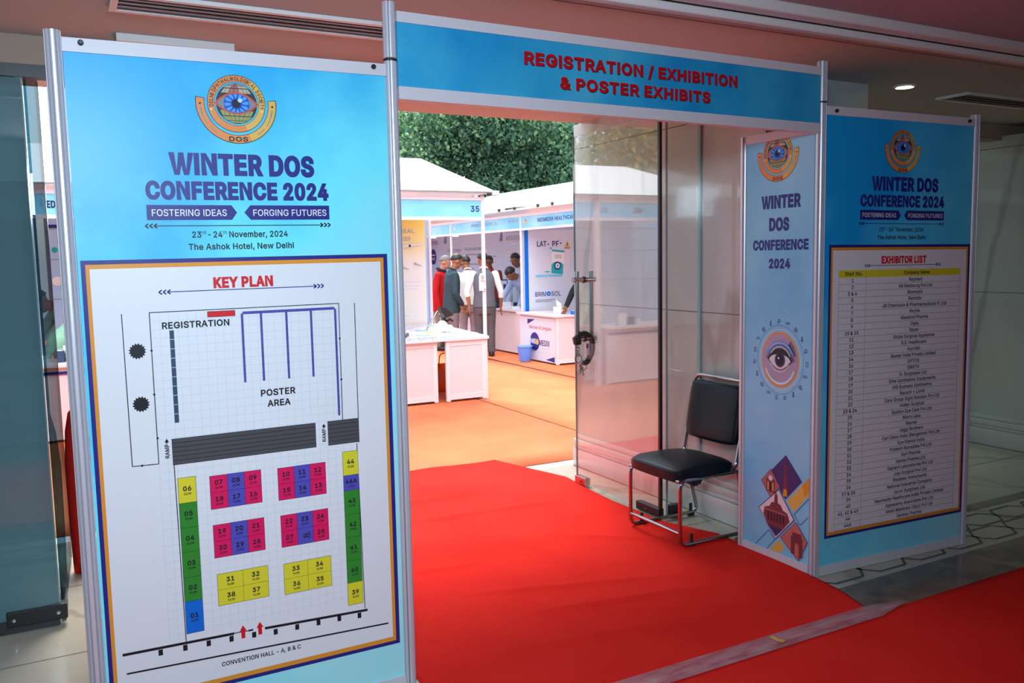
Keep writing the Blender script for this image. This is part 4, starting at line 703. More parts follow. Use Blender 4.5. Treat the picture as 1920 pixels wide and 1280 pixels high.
for x0, z0, nums in ((.351, .757, '07 08 09 18 17 16'), (.562, .753, '10 11 12 15 14 13'), (.3535, .598, '19 20 21 30 29 28'), (.5645, .594, '22 23 24 27 26 25')):
    for i, s_ in enumerate(nums.split()):
        cx, r_i = i % 3, i // 3; ww = .0525; hh = .0535; cell(x0 + cx * ww, x0 + (cx + 1) * ww, z0 + (1 - r_i) * hh, z0 + (2 - r_i) * hh, 'viol' if cx == 1 else 'mag', s_, '2x2M')
for x0, z0, nums in ((.3575, .4395, '31 32 38 37'), (.567, .433, '33 34 36 35')):
    for i, s_ in enumerate(nums.split()):
        cx, r_i = i % 2, i // 2; ww = .0790; hh = .052; cell(x0 + cx * ww, x0 + (cx + 1) * ww, z0 + (1 - r_i) * hh, z0 + (2 - r_i) * hh, 'yel', s_)
zz = [.886, .804, .751, .668, .587, .506, .427, .349]
for i, (s_, m_) in enumerate(zip(('44', '44A', '43', '42', '41', '40', '39'), ('yel', 'viol', 'green', 'green', 'green', 'green', 'yel'))):
    cell(.7795, .8325, zz[i + 1], zz[i], m_, s_, '2x2M' if s_ == '44A' else '3x2M')

# ---- header over the gateway
t = thing('header_sign', 'wide blue header sign with red lettering spanning the gateway', 'sign', (2, 0, 2.05))
post(FH, 1, 2.193, 2.375, 'post_extension', t); post(FH, X1, 2.193, 2.375, 'post_extension', t)
b = MB()
for s_ in (1, X1): b.lathe([(.0235, -.003), (.0235, .003)], (s_, 0, 2.1915), 'black', 16)
lab(b.build('post_joint', t), 'black joint rings on the posts')
rails(FH, 1.022, X1 - .022, ((2.312, 2.347), (2.060, 2.102)), t, ('top_rail', 'bottom_rail'))
bd = board(FH, 1.022, X1 - .022, 2.10, 2.314, 'print_h', t)
b = MB()
for k, m_ in ((0, 'ink'), (1, 'redh')):
    dx = .0022 * (1 - k); dz = -.0022 * (1 - k); n = PN + .0006 + .0006 * k
    b.text(FH, 'REGISTRATION / EXHIBITION', 1.508 + dx, 2.526 + dx, 2.2195 + dz, .0465, n, m_, .045); b.text(FH, '& POSTER EXHIBITS', 1.659 + dx, 2.381 + dx, 2.144 + dz, .0450, n, m_, .045)
b.build('sign_lettering', bd)

# ---- exhibitor list panel (right)
t = thing('poster_stand', 'blue conference panel with the exhibitor list, right of the gateway', 'display panel', (X1 + .5, -.03, 0))
post(FR, 0, 0, 2.19, 'post', t); post(FR, 1, 0, 2.195, 'post', t)
ra = rails(FR, .022, .978, ((2.137, 2.176), (.0008, .047)), t, ('top_rail', 'bottom_rail')); bolt(FR, .07, 2.156, ra[0]); bolt(FR, .934, 2.160, ra[0])
bd = board(FR, .023, .977, .045, 2.139, 'print_r', t)
emblem(FR, .497, 2.012, .0835, bd); title_block(FR, .017, .009, bd)
kp = plan_border(FR, .017, .009, t, 'exhibitor_list'); F = FR; n = PN + .0022
b = MB(); b.text(F, 'EXHIBITOR LIST', .374, .671, 1.467, .036, n, 'red', .045); b.build('heading_lettering', kp)
b = MB(); arrowline(b, F, .268, .771, 1.459, n + .0003, 'navy'); b.build('arrow_line', kp)
b = MB(); b.rect(F, .108, .912, 1.405, 1.439, n, 'yel'); b.text(F, 'Stall No.', .145, .255, 1.414, .0175, n + .0004, 'ink', .025); b.text(F, 'Company Name', .522, .696, 1.414, .0175, n + .0004, 'ink', .025); b.build('table_heading', kp)
rows = [('1', 'Raymed'), ('2', 'AB Medisurg Pvt Ltd'), ('3 & 4', 'Biomedix'), ('5', 'Remidio'), ('6', 'JB Chemicals & Pharmaceuticals P. Ltd'), ('7', 'Roche'), ('8', 'Mankind Pharma'), ('9', 'Cipla'), ('10 & 15', 'Bayer'),
        ('11', 'Globe Surgical Appliance'), ('12', 'S.S. Healthcare'), ('13', 'Aurolab'), ('14', 'Baxter India Private Limited'), ('16', 'OPTOS'), ('17', 'ISMITH'), ('18', 'G. Surgiwear Ltd'), ('19', 'Elite Ophthalmic Equipments'),
        ('20', 'HIS Eyeness Ophthalmic'), ('21', 'Bausch + Lomb'), ('22', 'Care Group Sight Solution Pvt Ltd'), ('23 & 24', 'Indian Surgical'), ('25', 'Epsilon Eye Care Pvt Ltd'), ('26', 'Micro Labs'), ('27', 'Rayner'), ('28', 'Jaggi Brothers'),
        ('29', 'Carl Zeiss India (Bangalore) Pvt Ltd'), ('30', 'Eye Glance India'), ('31', 'Protech Remedies Pvt Ltd'), ('32', 'Sun Pharma'), ('33', 'Ajanta Pharma Ltd'), ('34', 'Sapient Laboratories Pvt Ltd'), ('35', 'Joja Surgical Pvt Ltd'),
        ('36', 'Medelec Instruments'), ('37 & 38', 'National Industrial Company'), ('39', 'Iscon Surgicals Ltd'), ('40', 'Neomedix Healthcare India Private Limited'), ('41, 42 & 43', 'Appasamy Associates Pvt Ltd'), ('44', 'Akshi Medicals (Opc) Pvt Ltd'), ('44A', 'Sentiss Pharma')]
b = MB(); g = MB(); st = 1.2 / 39
for i, (a, c) in enumerate(rows):
    z = 1.405 - st * (i + 1); b.text(F, a, .194, None, z + .008, .0175, n, 'ink', .025); b.text(F, c, .602, None, z + .007, .0175, n, 'ink', .022)
    g.line(F, (.108, z), (.912, z), .0012, n, 'grey')
for x, z1 in ((.108, 1.405), (.277, 1.439), (.912, 1.405)): g.line(F, (x, .205), (x, z1), .0012, n, 'grey')
b.build('list_lettering', kp); g.build('table_rules', kp)

# ---- narrow return panel
t = thing('poster_stand', 'narrow light blue panel with eye picture and monuments, turned inwards beside the chair', 'display panel', (X1, .25, 0))
post(FS, 0, 0, 2.10, 'post', t)
rails(FS, .022, D - .024, ((2.060, 2.10), (.0008, .047)), t, ('top_rail', 'bottom_rail'))
bd = board(FS, .022, D - .024, .045, 2.062, 'print_s', t); F = FS
emblem(F, D - .248, 1.994, .094, bd)
n = PN + .0008
for s_, y0, y1, z, c in (('WINTER', .351, .0995, 1.7355, .064), ('DOS', .298, .1695, 1.629, .064), ('CONFERENCE', .405, .0505, 1.5375, .0505), ('2024', .297, .1605, 1.4495, .048)): b = MB(); b.text(F, s_, D - y0, D - y1, z, c, n, 'navy', .045); b.build('title_lettering', bd)
b = MB(); C = (D - .218, 1.010); q = .88
b.arc(F, C, .1665, .168, 0, 360, n, 'navy', 72, q)
b.arc(F, C, .1455, .1475, 0, 360, n, 'white', 60, q)
b.disc(F, C, .136, n, 'orange', 60, q); b.disc(F, C, .1265, n + .0003, 'skinp', 60, q)
o = b.build('eye_picture', bd)
b = MB()
def mixm(k, a, c, t):
    M[k] = mat(k, tuple(p * (1 - t) + q * t for p, q in zip(a, c)), .42, spec=.3); return k
def alm(w_, h0, h1, dx=0., dz=0., k=20):
    up = [(C[0] + dx + w_ * x, C[1] + dz + h0 * (1 - abs(x) ** 2.2)) for x in [1 - 2 * i / k for i in range(k + 1)]]; return up + [(C[0] + dx + w_ * x, C[1] + dz - h1 * (1 - abs(x) ** 2)) for x in [-1 + 2 * i / k for i in range(1, k)]]
SKA, SKB = (.42, .33, .50), (.10, .06, .20)
for i in range(7): b.poly(F, alm(.108 - .004 * i, .105 - .007 * i, .030 + .002 * i, .004, .004), n + .0006 + .0001 * i, mixm('lid shade %d' % i, SKA, SKB, (i / 6) ** 1.3))
b.arc(F, (C[0] + .002, C[1] - .012), .088, .100, 28, 158, n + .0014, 'irisl', 40, .95); b.arc(F, (C[0] + .002, C[1] - .010), .070, .076, 25, 150, n + .0014, 'cyan', 40, .95); b.arc(F, (C[0] + .002, C[1] - .012), .093, .096, 50, 140, n + .0015, 'cyan', 30, .95)
b.arc(F, C, .088, .122, 12, 52, n + .0007, mixm('brow shade', SKB, SKA, .25), 16, q)
b.arc(F, (C[0], C[1] - .012), .098, .110, 200, 340, n + .0014, 'cyan', 40, .92); b.arc(F, (C[0], C[1] - .012), .101, .106, 205, 320, n + .0015, 'txtw', 40, .92)
b.poly(F, alm(.078, .050, .044), n + .0016, 'lash'); b.poly(F, alm(.070, .040, .042, 0, -.002), n + .0018, 'lav')
for i in range(5): b.arc(F, (C[0] + .002, C[1]), .033 - .003 * i, .037 - .003 * i, 0, 360, n + .0019, mixm('iris ring %d' % i, (.10, .13, .26), (.03, .03, .06), i / 4), 30, .92)
b.disc(F, (C[0] + .002, C[1]), .022, n + .0020, 'pupil', 30, .92); b.disc(F, (C[0] - .007, C[1] + .008), .0055, n + .0022, 'white', 12)
b.poly(F, alm(.076, .052, -.026, 0, .002), n + .0021, 'lash'); b.arc(F, (C[0], C[1] + .006), .052, .059, 218, 322, n + .0019, 'brickl', 24, 1.1); b.arc(F, (C[0], C[1] + .004), .058, .064, 205, 335, n + .0018, 'cyan', 24, 1.05)
lab(b.build('eye_detail', bd), 'violet close-up of a human eye')
for k in range(19):                                        # little pictograms around the picture
    a = 2 * pi * k / 19 + pi / 2 + .05; cx, cz = C[0] + .192 * q * cos(a), C[1] + .186 * sin(a); r = .0105; kk = (k * 7) % 5; b = MB()
    if kk == 0: b.arc(F, (cx, cz + .002), r * .55, r * .85, 0, 360, n, 'navy', 16); b.line(F, (cx - .007, cz - .012), (cx - .007, cz + .004), .0035, n + .0002, 'navy')
    elif kk == 1:
        for s_ in (-1, 1): b.arc(F, (cx + s_ * .0068, cz), .0042, .0066, 0, 360, n, 'navy', 14)
        b.line(F, (cx - .003, cz + .002), (cx + .003, cz + .002), .002, n + .0002, 'navy')
    elif kk == 2:
        b.disc(F, (cx, cz + .009), .0042, n, 'navy', 12); b.poly(F, [(cx - .0065, cz - .012), (cx + .0065, cz - .012), (cx + .004, cz + .004), (cx - .004, cz + .004)], n, 'navy'); b.line(F, (cx, cz - .01), (cx, cz), .0018, n + .0003, 'cyan')
    elif kk == 3:
        for (x0_, x1_, z0_, z1_) in ((-.008, .008, .009, .0115), (-.008, .008, -.0115, -.009), (-.008, -.006, -.0115, .0115), (.006, .008, -.0115, .0115), (-.003, .003, .001, .003), (-.003, .003, -.004, -.002)): b.rect(F, cx + x0_, cx + x1_, cz + z0_, cz + z1_, n, 'navy')
    else: b.arc(F, (cx, cz), .0075, .0105, 0, 360, n, 'navy', 16); b.disc(F, (cx, cz), .0036, n, 'navy', 10); b.line(F, (cx + .006, cz - .006), (cx + .012, cz - .012), .003, n + .0002, 'navy')
    b.build('pictogram', bd)
P = lambda *ys: [(D - y, z) for y, z in ys]
def diamond(pts, m, nn, rim='navy'):
    b = MB(); c = V((sum(x for x, z in pts) / 4, sum(z for x, z in pts) / 4)); b.poly(F, pts, nn, rim)
    b.poly(F, [tuple(c + (V(q) - c) * .955) for q in pts], nn + .0003, m); return b
b = MB(); b.poly(F, P((.024, .385), (.024, .472), (.159, .325), (.118, .281)), n, 'ringy'); b.poly(F, P((.024, .40), (.024, .472), (.07, .422), (.05, .372)), n + .0002, 'orange'); b.build('stripe_motif', bd); b = MB(); b.poly(F, P((.273, .052), (.207, .118), (.171, .083), (.206, .049)), n, 'ringy')
for a, c in (((.024, .37), (.115, .269)), ((.115, .269), (.075, .226)), ((.075, .226), (.028, .278)), ((.368, .051), (.278, .149)), ((.278, .149), (.238, .108)), ((.238, .108), (.29, .049))): b.line(F, (D - a[0], a[1]), (D - c[0], c[1]), .003, n + .0004, 'navy')
b.build('stripe_motif', bd)
b = diamond(P((.171, .55), (.068, .44), (.17, .33), (.275, .445)), 'dusk', n + .0006, 'dusk'); cx = D - .172
b.poly(F, [(cx - .016, .345), (cx + .016, .345), (cx + .010, .43), (cx + .005, .50), (cx, .52), (cx - .005, .50), (cx - .010, .43)], n + .0012, 'brick'); b.poly(F, [(cx - .014, .345), (cx + .014, .345), (cx + .009, .38), (cx - .009, .38)], n + .0014, 'orange'); b.build('monument_picture', bd)
b = diamond(P((.268, .463), (.333, .39), (.268, .315), (.205, .385)), 'brickl', n + .0016); cx = D - .268
b.rect(F, cx - .028, cx + .028, .345, .412, n + .0022, 'brick')
for s_ in (-.016, 0, .016): b.rect(F, cx + s_ - .004, cx + s_ + .004, .352, .395, n + .0024, 'ringy' if s_ else 'lash')
b.disc(F, (cx, .415), .014, n + .0023, 'lav', 16); b.build('monument_picture', bd)
b = diamond(P((.211, .372), (.110, .242), (.23, .113), (.348, .249)), 'pinkw', n + .0026); cx = D - .229
b.poly(F, [(cx - .085, .225), (cx - .05, .175), (cx, .128), (cx + .05, .178), (cx + .09, .225), (cx + .075, .262), (cx + .045, .272), (cx + .03, .295), (cx + .012, .30), (cx + .01, .335), (cx, .352), (cx - .01, .335), (cx - .012, .30), (cx - .03, .295), (cx - .045, .272), (cx - .075, .262)], n + .0032, 'brick')
for s_ in (-.05, -.03, -.01, .01, .03, .05): b.rect(F, cx + s_ - .004, cx + s_ + .004, .20, .245, n + .0034, 'lash')
b.rect(F, cx - .07, cx + .07, .25, .256, n + .0034, 'brickl'); b.poly(F, [(cx - .045, .175), (cx, .13), (cx + .045, .175)], n + .0035, 'dusk'); b.build('monument_picture', bd)
b = diamond(P((.1, .237), (.026, .155), (.081, .047), (.2, .133)), 'dia_r', n + .0036)
b.build('monument_picture', bd); cx = D - .092
b = MB(); b.poly(F, [(cx - .036, .075), (cx - .013, .075), (cx - .013, .118), (cx - .008, .131), (cx, .136), (cx + .008, .131), (cx + .013, .118), (cx + .013, .062), (cx + .036, .072), (cx + .036, .150), (cx + .04, .156), (cx + .03, .165), (cx + .028, .183), (cx - .028, .183), (cx - .03, .165), (cx - .04, .156), (cx - .036, .150)], n + .0044, 'brick'); lab(b.build('arch_monument', bd), 'dark red stone arch of the lowest picture')

# ================================================================== CHAIR
t = thing('visitor_chair', 'black vinyl chair on a chrome sled frame beside the narrow panel', 'chair', (2.95, .81, 0))
XF, XB, Y0, Y1, ZS = 2.725, 3.185, .60, 1.03, .372
b = MB(); zb = .021
for y in (Y0, Y1):
    b.tube(sph([(3.10, y, ZS - .008), (XF + .0, y, ZS - .008), (XF, y, zb), (XB + .022, y, zb), (XB - .07, y, ZS - .01)], 8, .05), .0105, 'chrome', 12)
b.tube(sph([(3.06, Y0, ZS), (3.105, Y0, ZS + .02), (3.19, Y0, .838), (3.19, Y1, .838), (3.105, Y1, ZS + .02), (3.06, Y1, ZS)], 8, .06), .0105, 'chrome', 12)
for x, z in ((XF, ZS - .012), (XF, .085), (XB - .07, ZS - .012)): b.tube([(x, Y0, z), (x, Y1, z)], .0095, 'chrome', 12)
lab(b.build('tube_frame', t, auto=60), 'chrome tube sled frame')
for x, y in ((XF + .075, Y0), (XF + .075, Y1), (XB - .03, Y0), (XB - .03, Y1)):
    b = MB(); b.rbox(x - .02, x + .02, y - .013, y + .013, .0095 if x < 3 else .001, zb - .002, .003, 'black'); b.build('glide', t)
    b = MB(); b.rbox(x - .008, x + .008, y - .006, y + .006, zb + .004, zb + .055, .002, 'darkm'); b.build('stacking_lug', t)
# seat cushion with rounded, sagging edges
bm = bmesh.new(); bmesh.ops.create_cube(bm, size=1); bmesh.ops.subdivide_edges(bm, edges=bm.edges[:], cuts=14, use_grid_fill=True)
for q in bm.verts:
    x, y, z = q.co * 2
    ex = 1 - .10 * abs(y) ** 4; ey = 1 - .10 * abs(x) ** 4
    top = z > -.99
    hz = .034 * (1 - .55 * abs(x) ** 3.5) * (1 - .55 * abs(y) ** 3.5)
    zc = ZS + .018 + (z * (.024 if z < 0 else 1) if z < 0 else z * (.012 + hz)) - .010 * (x < -.6) * (abs(x) - .6) / .4
    q.co = V((2.905 + x * .205 * ex, (Y0 + Y1) / 2 + y * .225 * ey, zc))
b = MB(); b.bm(bm, 'leather'); b.build('seat', t, smooth=True)
bm = bmesh.new(); bmesh.ops.create_cube(bm, size=1); bmesh.ops.subdivide_edges(bm, edges=bm.edges[:], cuts=14, use_grid_fill=True)
for q in bm.verts:
    x, y, z = q.co * 2; r = max(0, abs(y) ** 6 + abs(z) ** 6); th = .022 * (1 - .5 * min(1, r * .6))
    ey = 1 - .035 * abs(z) ** 6; ez = 1 - .05 * abs(y) ** 6
    zz_ = .655 + z * .158 * ez; xc = 3.105 + (zz_ - .39) / .45 * .08
    q.co = V((xc - .006 + x * th + .012 * y * y - .012, (Y0 + Y1) / 2 + y * .205 * ey, zz_))
b = MB(); b.bm(bm, 'leather'); b.build('backrest', t, smooth=True)
b = MB(); pts = [(2.76, .372), (2.90, .372), (2.895, .335), (2.88, .318), (2.872, .323), (2.862, .312), (2.852, .318), (2.842, .310), (2.83, .322), (2.80, .335), (2.77, .352)]
b.prism([(x, z) for x, z in pts], -.0015, .0015, 'black', Matrix.Translation((0, Y0 + .03, 0)) @ Matrix.Rotation(pi / 2, 4, 'X')); lab(b.build('torn_lining', t), 'ragged black lining hanging under the seat')
b = MB(); b.tube(sph([(3.0, Y0 + .12, ZS - .02), (3.0, Y0 + .12, .31)], 4, .01), .008, 'black', 8); b.tube([(2.99, Y0 + .06, ZS - .012), (3.01, Y0 + .2, ZS - .012)], .006, 'black', 8); b.build('lining_strap', t)
# dry leaf on the floor
b = MB(); pts = [(-.045, 0, 0), (-.02, .016, .010), (.015, .020, .016), (.05, .004, .022), (.02, -.016, .014), (-.015, -.017, .010), (0, 0, .004)]
b.add([V((3.06, .535, .003)) + Matrix.Rotation(.5, 3, 'Z') @ V(q) for q in pts], [(0, 6, 1), (1, 6, 2), (2, 6, 3), (3, 6, 4), (4, 6, 5), (5, 6, 0)], 'dryleaf'); o = b.build('dry_leaf'); s_ = o.modifiers.new('t', 'SOLIDIFY'); s_.thickness = .001
tag(o, 'curled brown dry leaf on the marble under the chair', 'leaf')

# ---- black cable lock with keys hanging on the door handle
t = thing('cable_lock', 'thick black cable lock with keys hung on the glass door handle', 'lock', (XD, 1.88, .97))
b = MB(); b.tube(sph([(XD - .085, 1.86, .985), (XD - .06, 1.855, 1.022), (XD - .01, 1.855, 1.03), (XD + .045, 1.855, .99), (XD + .04, 1.85, .90), (XD - .005, 1.85, .835), (XD - .03, 1.85, .84)], 8, .05), [.020] * 1 + [.021] * 45 + [.014] * 1 if False else .0195, 'black', 12); b.build('cable', t, smooth=True)
b = MB(); b.rbox(XD - .095, XD - .045, 1.84, 1.875, .955, 1.0, .01, 'black'); b.build('lock_body', t, auto=40)
b = MB()
def ring(b, c, r, w_, m, ax, n=20):
    pts = [V(c) + (V((cos(2 * pi * i / n), 0, sin(2 * pi * i / n))) if ax else V((0, cos(2 * pi * i / n), sin(2 * pi * i / n)))) * r for i in range(n + 1)]; b.tube(pts, w_, m, 6)
for i in range(4): ring(b, (XD - .07, 1.85, .945 - i * .018), .011, .0022, 'darkm', i % 2)
ring(b, (XD - .068, 1.85, .865), .026, .0025, 'darkm', 1); ring(b, (XD - .03, 1.85, .815), .026, .0025, 'darkm', 1); b.build('key_chain', t)
for x, z, a in ((XD - .055, .82, .1), (XD - .045, .80, -.25)):
    b = MB(); T = Matrix.Translation((x, 1.845, z)) @ Matrix.Rotation(a, 4, 'Y'); b.lathe([(.0, -.0012), (.012, -.0012), (.012, .0012), (0, .0012)], (0, 0, 0), 'steel', 14, 'y'); b.box(-.004, .004, -.0012, .0012, -.05, -.01, 'steel'); b.box(.004, .008, -.0012, .0012, -.045, -.04, 'steel'); b.box(.004, .007, -.0012, .0012, -.034, -.03, 'steel')
    b.v = [tuple(T @ V(q)) for q in b.v]; b.build('key', t)
b = MB(); b.rbox(XD - .013, XD + .012, 1.842, 1.855, .885, .965, .003, 'alu'); b.box(XD - .010, XD + .008, 1.8412, 1.842, .93, .958, 'navy'); b.build('key_tag', t)

# @@STALLS
# ================================================================== STALLS OUTSIDE
def stall_post(p, x, y, z1, r=.021):
    b = MB(); n = 8; b.prism([(x + r * cos(2 * pi * (k + .5) / n), y + r * sin(2 * pi * (k + .5) / n)) for k in range(n)], 0.008, z1, 'counterf'); return b.build('post', p)
def fascia(p, F, L_, z0=1.93, z1=2.175):
    b = MB(); slab(b, F, .022, L_ - .022, z0, z0 + .033, -.015, .015, 'counterf'); b.build('bottom_rail', p)
    b = MB(); slab(b, F, .022, L_ - .022, z1 - .038, z1, -.015, .015, 'counterf'); b.build('top_rail', p)
    b = MB(); slab(b, F, .022, L_ - .022, z0 + .03, z1 - .036, -.006, .008, 'fascia'); return b.build('fascia_board', p)
# --- centre block, facing the gateway
YF = 5.43
def front_stall(x0, x1, label, num, xn, name_txt, xt0, xt1, right=False):
    t = thing('exhibition_stall', label, 'exhibition stall', ((x0 + x1) / 2, YF, 0))
    stall_post(t, x1 - .022, YF, 2.19)
    if not right: stall_post(t, x0, YF, 2.19)
    F = lambda s, z, n=0.: V((x0 + s, YF - n, z))
    fb = fascia(t, F, x1 - x0)
    b = MB(); b.text(F, num, xn - x0 - .05, xn - x0 + .05, 2.018, .062, .010, 'navy', .02)
    if name_txt: b.text(F, name_txt, xt0 - x0, xt1 - x0, 2.018, .062, .010, 'navyd', .03)
    b.build('stall_lettering', fb)
    return t, F
t35, F35 = front_stall(.52, 4.02, 'nearer exhibition stall with blue fascia numbered 35 and yellow poster', '35', 3.905, None, 0, 0)
stall_post(t35, 4.205, 7.42, 2.19)
b = MB(); b.box(.7, 4.185, 7.44, 7.46, .01, 2.14, 'wallp'); b.box(.7, 4.185, 7.425, 7.475, 2.11, 2.15, 'counterf'); b.build('back_wall', t35)
b = MB(); b.box(2.2, 4.145, 7.425, 7.438, .05, 2.105, 'poster_y')
Fp = lambda s, z, n=0.: V((s, 7.424 - n, z))
b.text(Fp, 'MODERN CORNEAL', 3.20, 4.005, 1.862, .052, 0, 'greytxt', .02); b.text(Fp, 'DEVICES', 3.72, 3.942, 1.765, .052, 0, 'greytxt', .02)
for x0, x1, z in ((3.5, 4.09, 1.24), (3.6, 4.07, 1.19), (3.7, 4.02, 1.15), (3.6, 3.9, .81)): b.rect(Fp, x0, x1, z - .008, z + .008, 0, 'lav')
o = b.build('corneal_poster', t35)
b = MB(); b.tube([(3.72, 7.41, 1.67), (3.92, 7.41, 1.70), (4.12, 7.41, 1.725)], [.010, .013, .004], 'lav', 8); b.ball((3.925, 7.405, 1.70), .016, 'ink', 6)
for x, z in ((3.8, 1.42), (3.98, 1.46)): b.tube([(x, 7.41, z + .02), (x + .11, 7.41, z - .02)], [.008, .003], 'greytxt', 6)
b.build('instrument_picture', o)
t36, F36 = front_stall(-2.9, .50, 'exhibition stall seen in the gap left of the key plan panel, fascia ending ED', '36', .40, 'MED', -.135, -.022)
b = MB(); b.box(-2.9, .48, 7.44, 7.46, .01, 2.14, 'wallp')
Fp2 = lambda s, z, n=0.: V((s, 7.438 - n, z))
for z in (1.92, 1.60, 1.18): b.rect(Fp2, -2.8, .4, z - .004, z + .004, .001, 'greytxt')
b.rect(Fp2, -.16, .25, 1.93, 1.965, .002, 'navy'); b.disc(Fp2, (-.06, 1.70), .03, .002, 'teal', 16); b.disc(Fp2, (-.055, 1.37), .05, .002, 'white', 16); b.build('back_wall', t36)

def counter(name, label, x0, x1, y0, y1, z, group=None, sides=True):
    """octagonal-post display counter: frame with recessed front and side panels"""
    t = thing(name, label, 'counter', ((x0 + x1) / 2, (y0 + y1) / 2, .008), 0, group)
    for x, y in ((x0, y0), (x1, y0), (x0, y1), (x1, y1)):
        b = MB(); b.rbox(x - .022, x + .022, y - .022, y + .022, .008, z - .02, .008, 'counterf', 2); b.build('leg', t)
    b = MB(); b.box(x0 + .02, x1 - .02, y0 - .012, y0 + .006, .075, z - .06, 'counter'); b.build('front_panel', t)
    b = MB(); b.box(x0 + .02, x1 - .02, y0 - .018, y0 + .012, .03, .085, 'counterf'); b.build('bottom_rail', t)
    b = MB(); b.box(x0 + .02, x1 - .02, y0 - .018, y0 + .012, z - .075, z - .02, 'counterf'); b.build('top_rail', t)
    for x in (x0, x1) if sides else (x1,):
        b = MB(); b.box(x - .006, x + .006, y0 + .02, y1 - .02, .03, z - .02, 'counter'); b.build('side_panel', t)
    return t
counter('display_counter', 'pinkish white counter at left under the brochure table top', 2.35, 3.41, 5.45, 5.95, .68)
counter('display_counter', 'pinkish white counter at right under the brochure table top, beside the gap', 3.545, 3.965, 5.43, 5.93, .68, None, False)
t = thing('counter_top', 'white table top spread with brochures across two front counters', 'table top', (3.3, 5.7, .66))
b = MB(); b.prism([(2.25, 5.40), (4.02, 5.385), (4.27, 7.38), (3.2, 7.38), (2.25, 7.38)], .662, .692, 'counterf'); b.build('board', t)
b = MB(); b.box(3.62, 3.66, 6.7, 6.74, .008, .662, 'counterf'); b.build('leg', t); b = MB(); b.box(4.16, 4.2, 7.3, 7.34, .008, .662, 'counterf'); b.build('leg', t)
b = MB(); b.box(2.26, 3.0, 5.40, 5.72, .6925, .6945, 'paper'); nn = 0
for i in range(88):
    for j in range(9):
        x = 2.27 + i * .0195; y = 5.405 + j * .031
        if x < 3.98 and random.random() < .8: b.box(x, x + .011, y, y + .012, .6925, .6935, ('ink', 'navy', 'teal', 'ink')[random.randrange(4)])
b.box(2.26, 3.99, 5.40, 5.69, .6922, .6926, 'paper'); o = b.build('patterned_runner', t)
random.seed(21); cols = ['fascia', 'fascia2', 'white', 'teal', 'blue', 'lav', 'cyan', 'white', 'yel', 'paper']
kinds = ['sky blue', 'mid blue', 'white', 'teal', 'deep blue', 'pale grey', 'pale cyan', 'white', 'yellow', 'cream']
k = 0
def brochure(x, y, a, c, lb):
    b = MB(); T = Matrix.Translation((x, y, .6925)) @ Matrix.Rotation(a, 4, 'Z'); b.box(-.075, .075, -.105, .105, 0, .004, M['paper'], T); b.box(-.07, .07, -.098, .098, .004, .0046, c, T); b.box(-.05, .04, .02, .06, .0046, .005, 'white' if c != 'white' else 'teal', T); b.box(-.05, .05, -.07, -.06, .0046, .005, 'greytxt', T)
    o = b.build('brochure'); tag(o, lb, 'brochure', 'brochures on the stall table top'); return o
rown = ['front row', 'second row', 'middle row', 'fourth row', 'back row']; ordn = ['at the right end', 'second from the right', 'third from the right', 'fourth from the right', 'fifth from the right', 'sixth from the right', 'seventh from the right', 'eighth from the right', 'ninth from the right']
for j in range(5):
    row = []
    for i in range(9):
        x = 2.75 + i * .175 + j * .03 + random.uniform(-.02, .02); y = 5.86 + j * .31 + random.uniform(-.03, .03)
        if x > 3.95 + (y - 5.4) * .12 or (abs(x - 3.82) < .13 and abs(y - 6.1) < .18) or (x < 3.35 and y < 6.1) or (abs(x - 4.0) < .15 and abs(y - 6.65) < .17): continue
        row.append((x, y, random.randrange(10), random.uniform(-.25, .25)))
    for k, (x, y, c, a) in enumerate(sorted(row, reverse=True)): brochure(x, y, a, cols[c], '%s brochure in the %s on the stall table top, %s' % (kinds[c], rown[j], ordn[k]))
b = MB(); T = Matrix.Translation((3.12, 5.92, .693)) @ Matrix.Rotation(-.5, 4, 'Z'); b.box(-.16, .16, -.13, .13, .005, .03, 'slate', T); b.box(-.15, .15, -.12, .12, .03, .034, 'greytxt', T); b.box(-.16, .16, -.13, .13, 0, .005, 'ink', T); tag(b.build('instrument_tray'), 'dark flat instrument tray at the left end of the stall table top', 'tray')
# slit-lamp like instrument and the white disc on the table
t = thing('examination_instrument', 'dark jointed examination instrument standing on the brochure table top', 'instrument', (4.08, 6.7, .692))
b = MB(); b.tube(sph([(3.80, 6.6, .70), (3.86, 6.62, .78), (3.97, 6.66, .90)], 5, .05), .010, 'steel', 8); b.build('arm', t, smooth=True)
b = MB(); b.tube([(4.0, 6.65, .6925), (4.0, 6.65, .83)], .013, 'steel', 10); b.lathe([(.05, 0), (.05, .012), (.015, .02)], (4.0, 6.65, .6925), 'steel', 16); b.build('stand', t, auto=40)
b = MB(); b.prism([(3.99, .95), (4.06, .94), (4.17, .845), (4.13, .835), (4.06, .82), (4.02, .87)], -.05, .05, 'darkm', Matrix.Translation((0, 6.68, 0)) @ Matrix.Rotation(pi / 2, 4, 'X')); b.build('head', t)
b = MB()
for dx, dz in ((.06, .80), (.10, .775), (.14, .79), (.165, .775), (.08, .765)): b.ball((4.0 + dx, 6.68, dz), .018, 'black', 6)
b.tube([(4.05, 6.68, .785), (4.16, 6.68, .78)], .008, 'black', 8); b.build('knobs', t, smooth=True)
t = thing('white_dish', 'round white dish standing upright among the brochures', 'dish', (3.80, 6.1, .692))
b = MB(); b.lathe([(.0, 0), (.062, .0), (.068, .012), (.06, .022), (.0, .024)], (3.77, 6.06, .764), 'white', 24, 'y'); b.build('disc', t, smooth=True); b = MB(); b.rbox(3.80, 3.90, 6.05, 6.14, .6925, .775, .02, 'white'); b.build('holder', t, smooth=True)
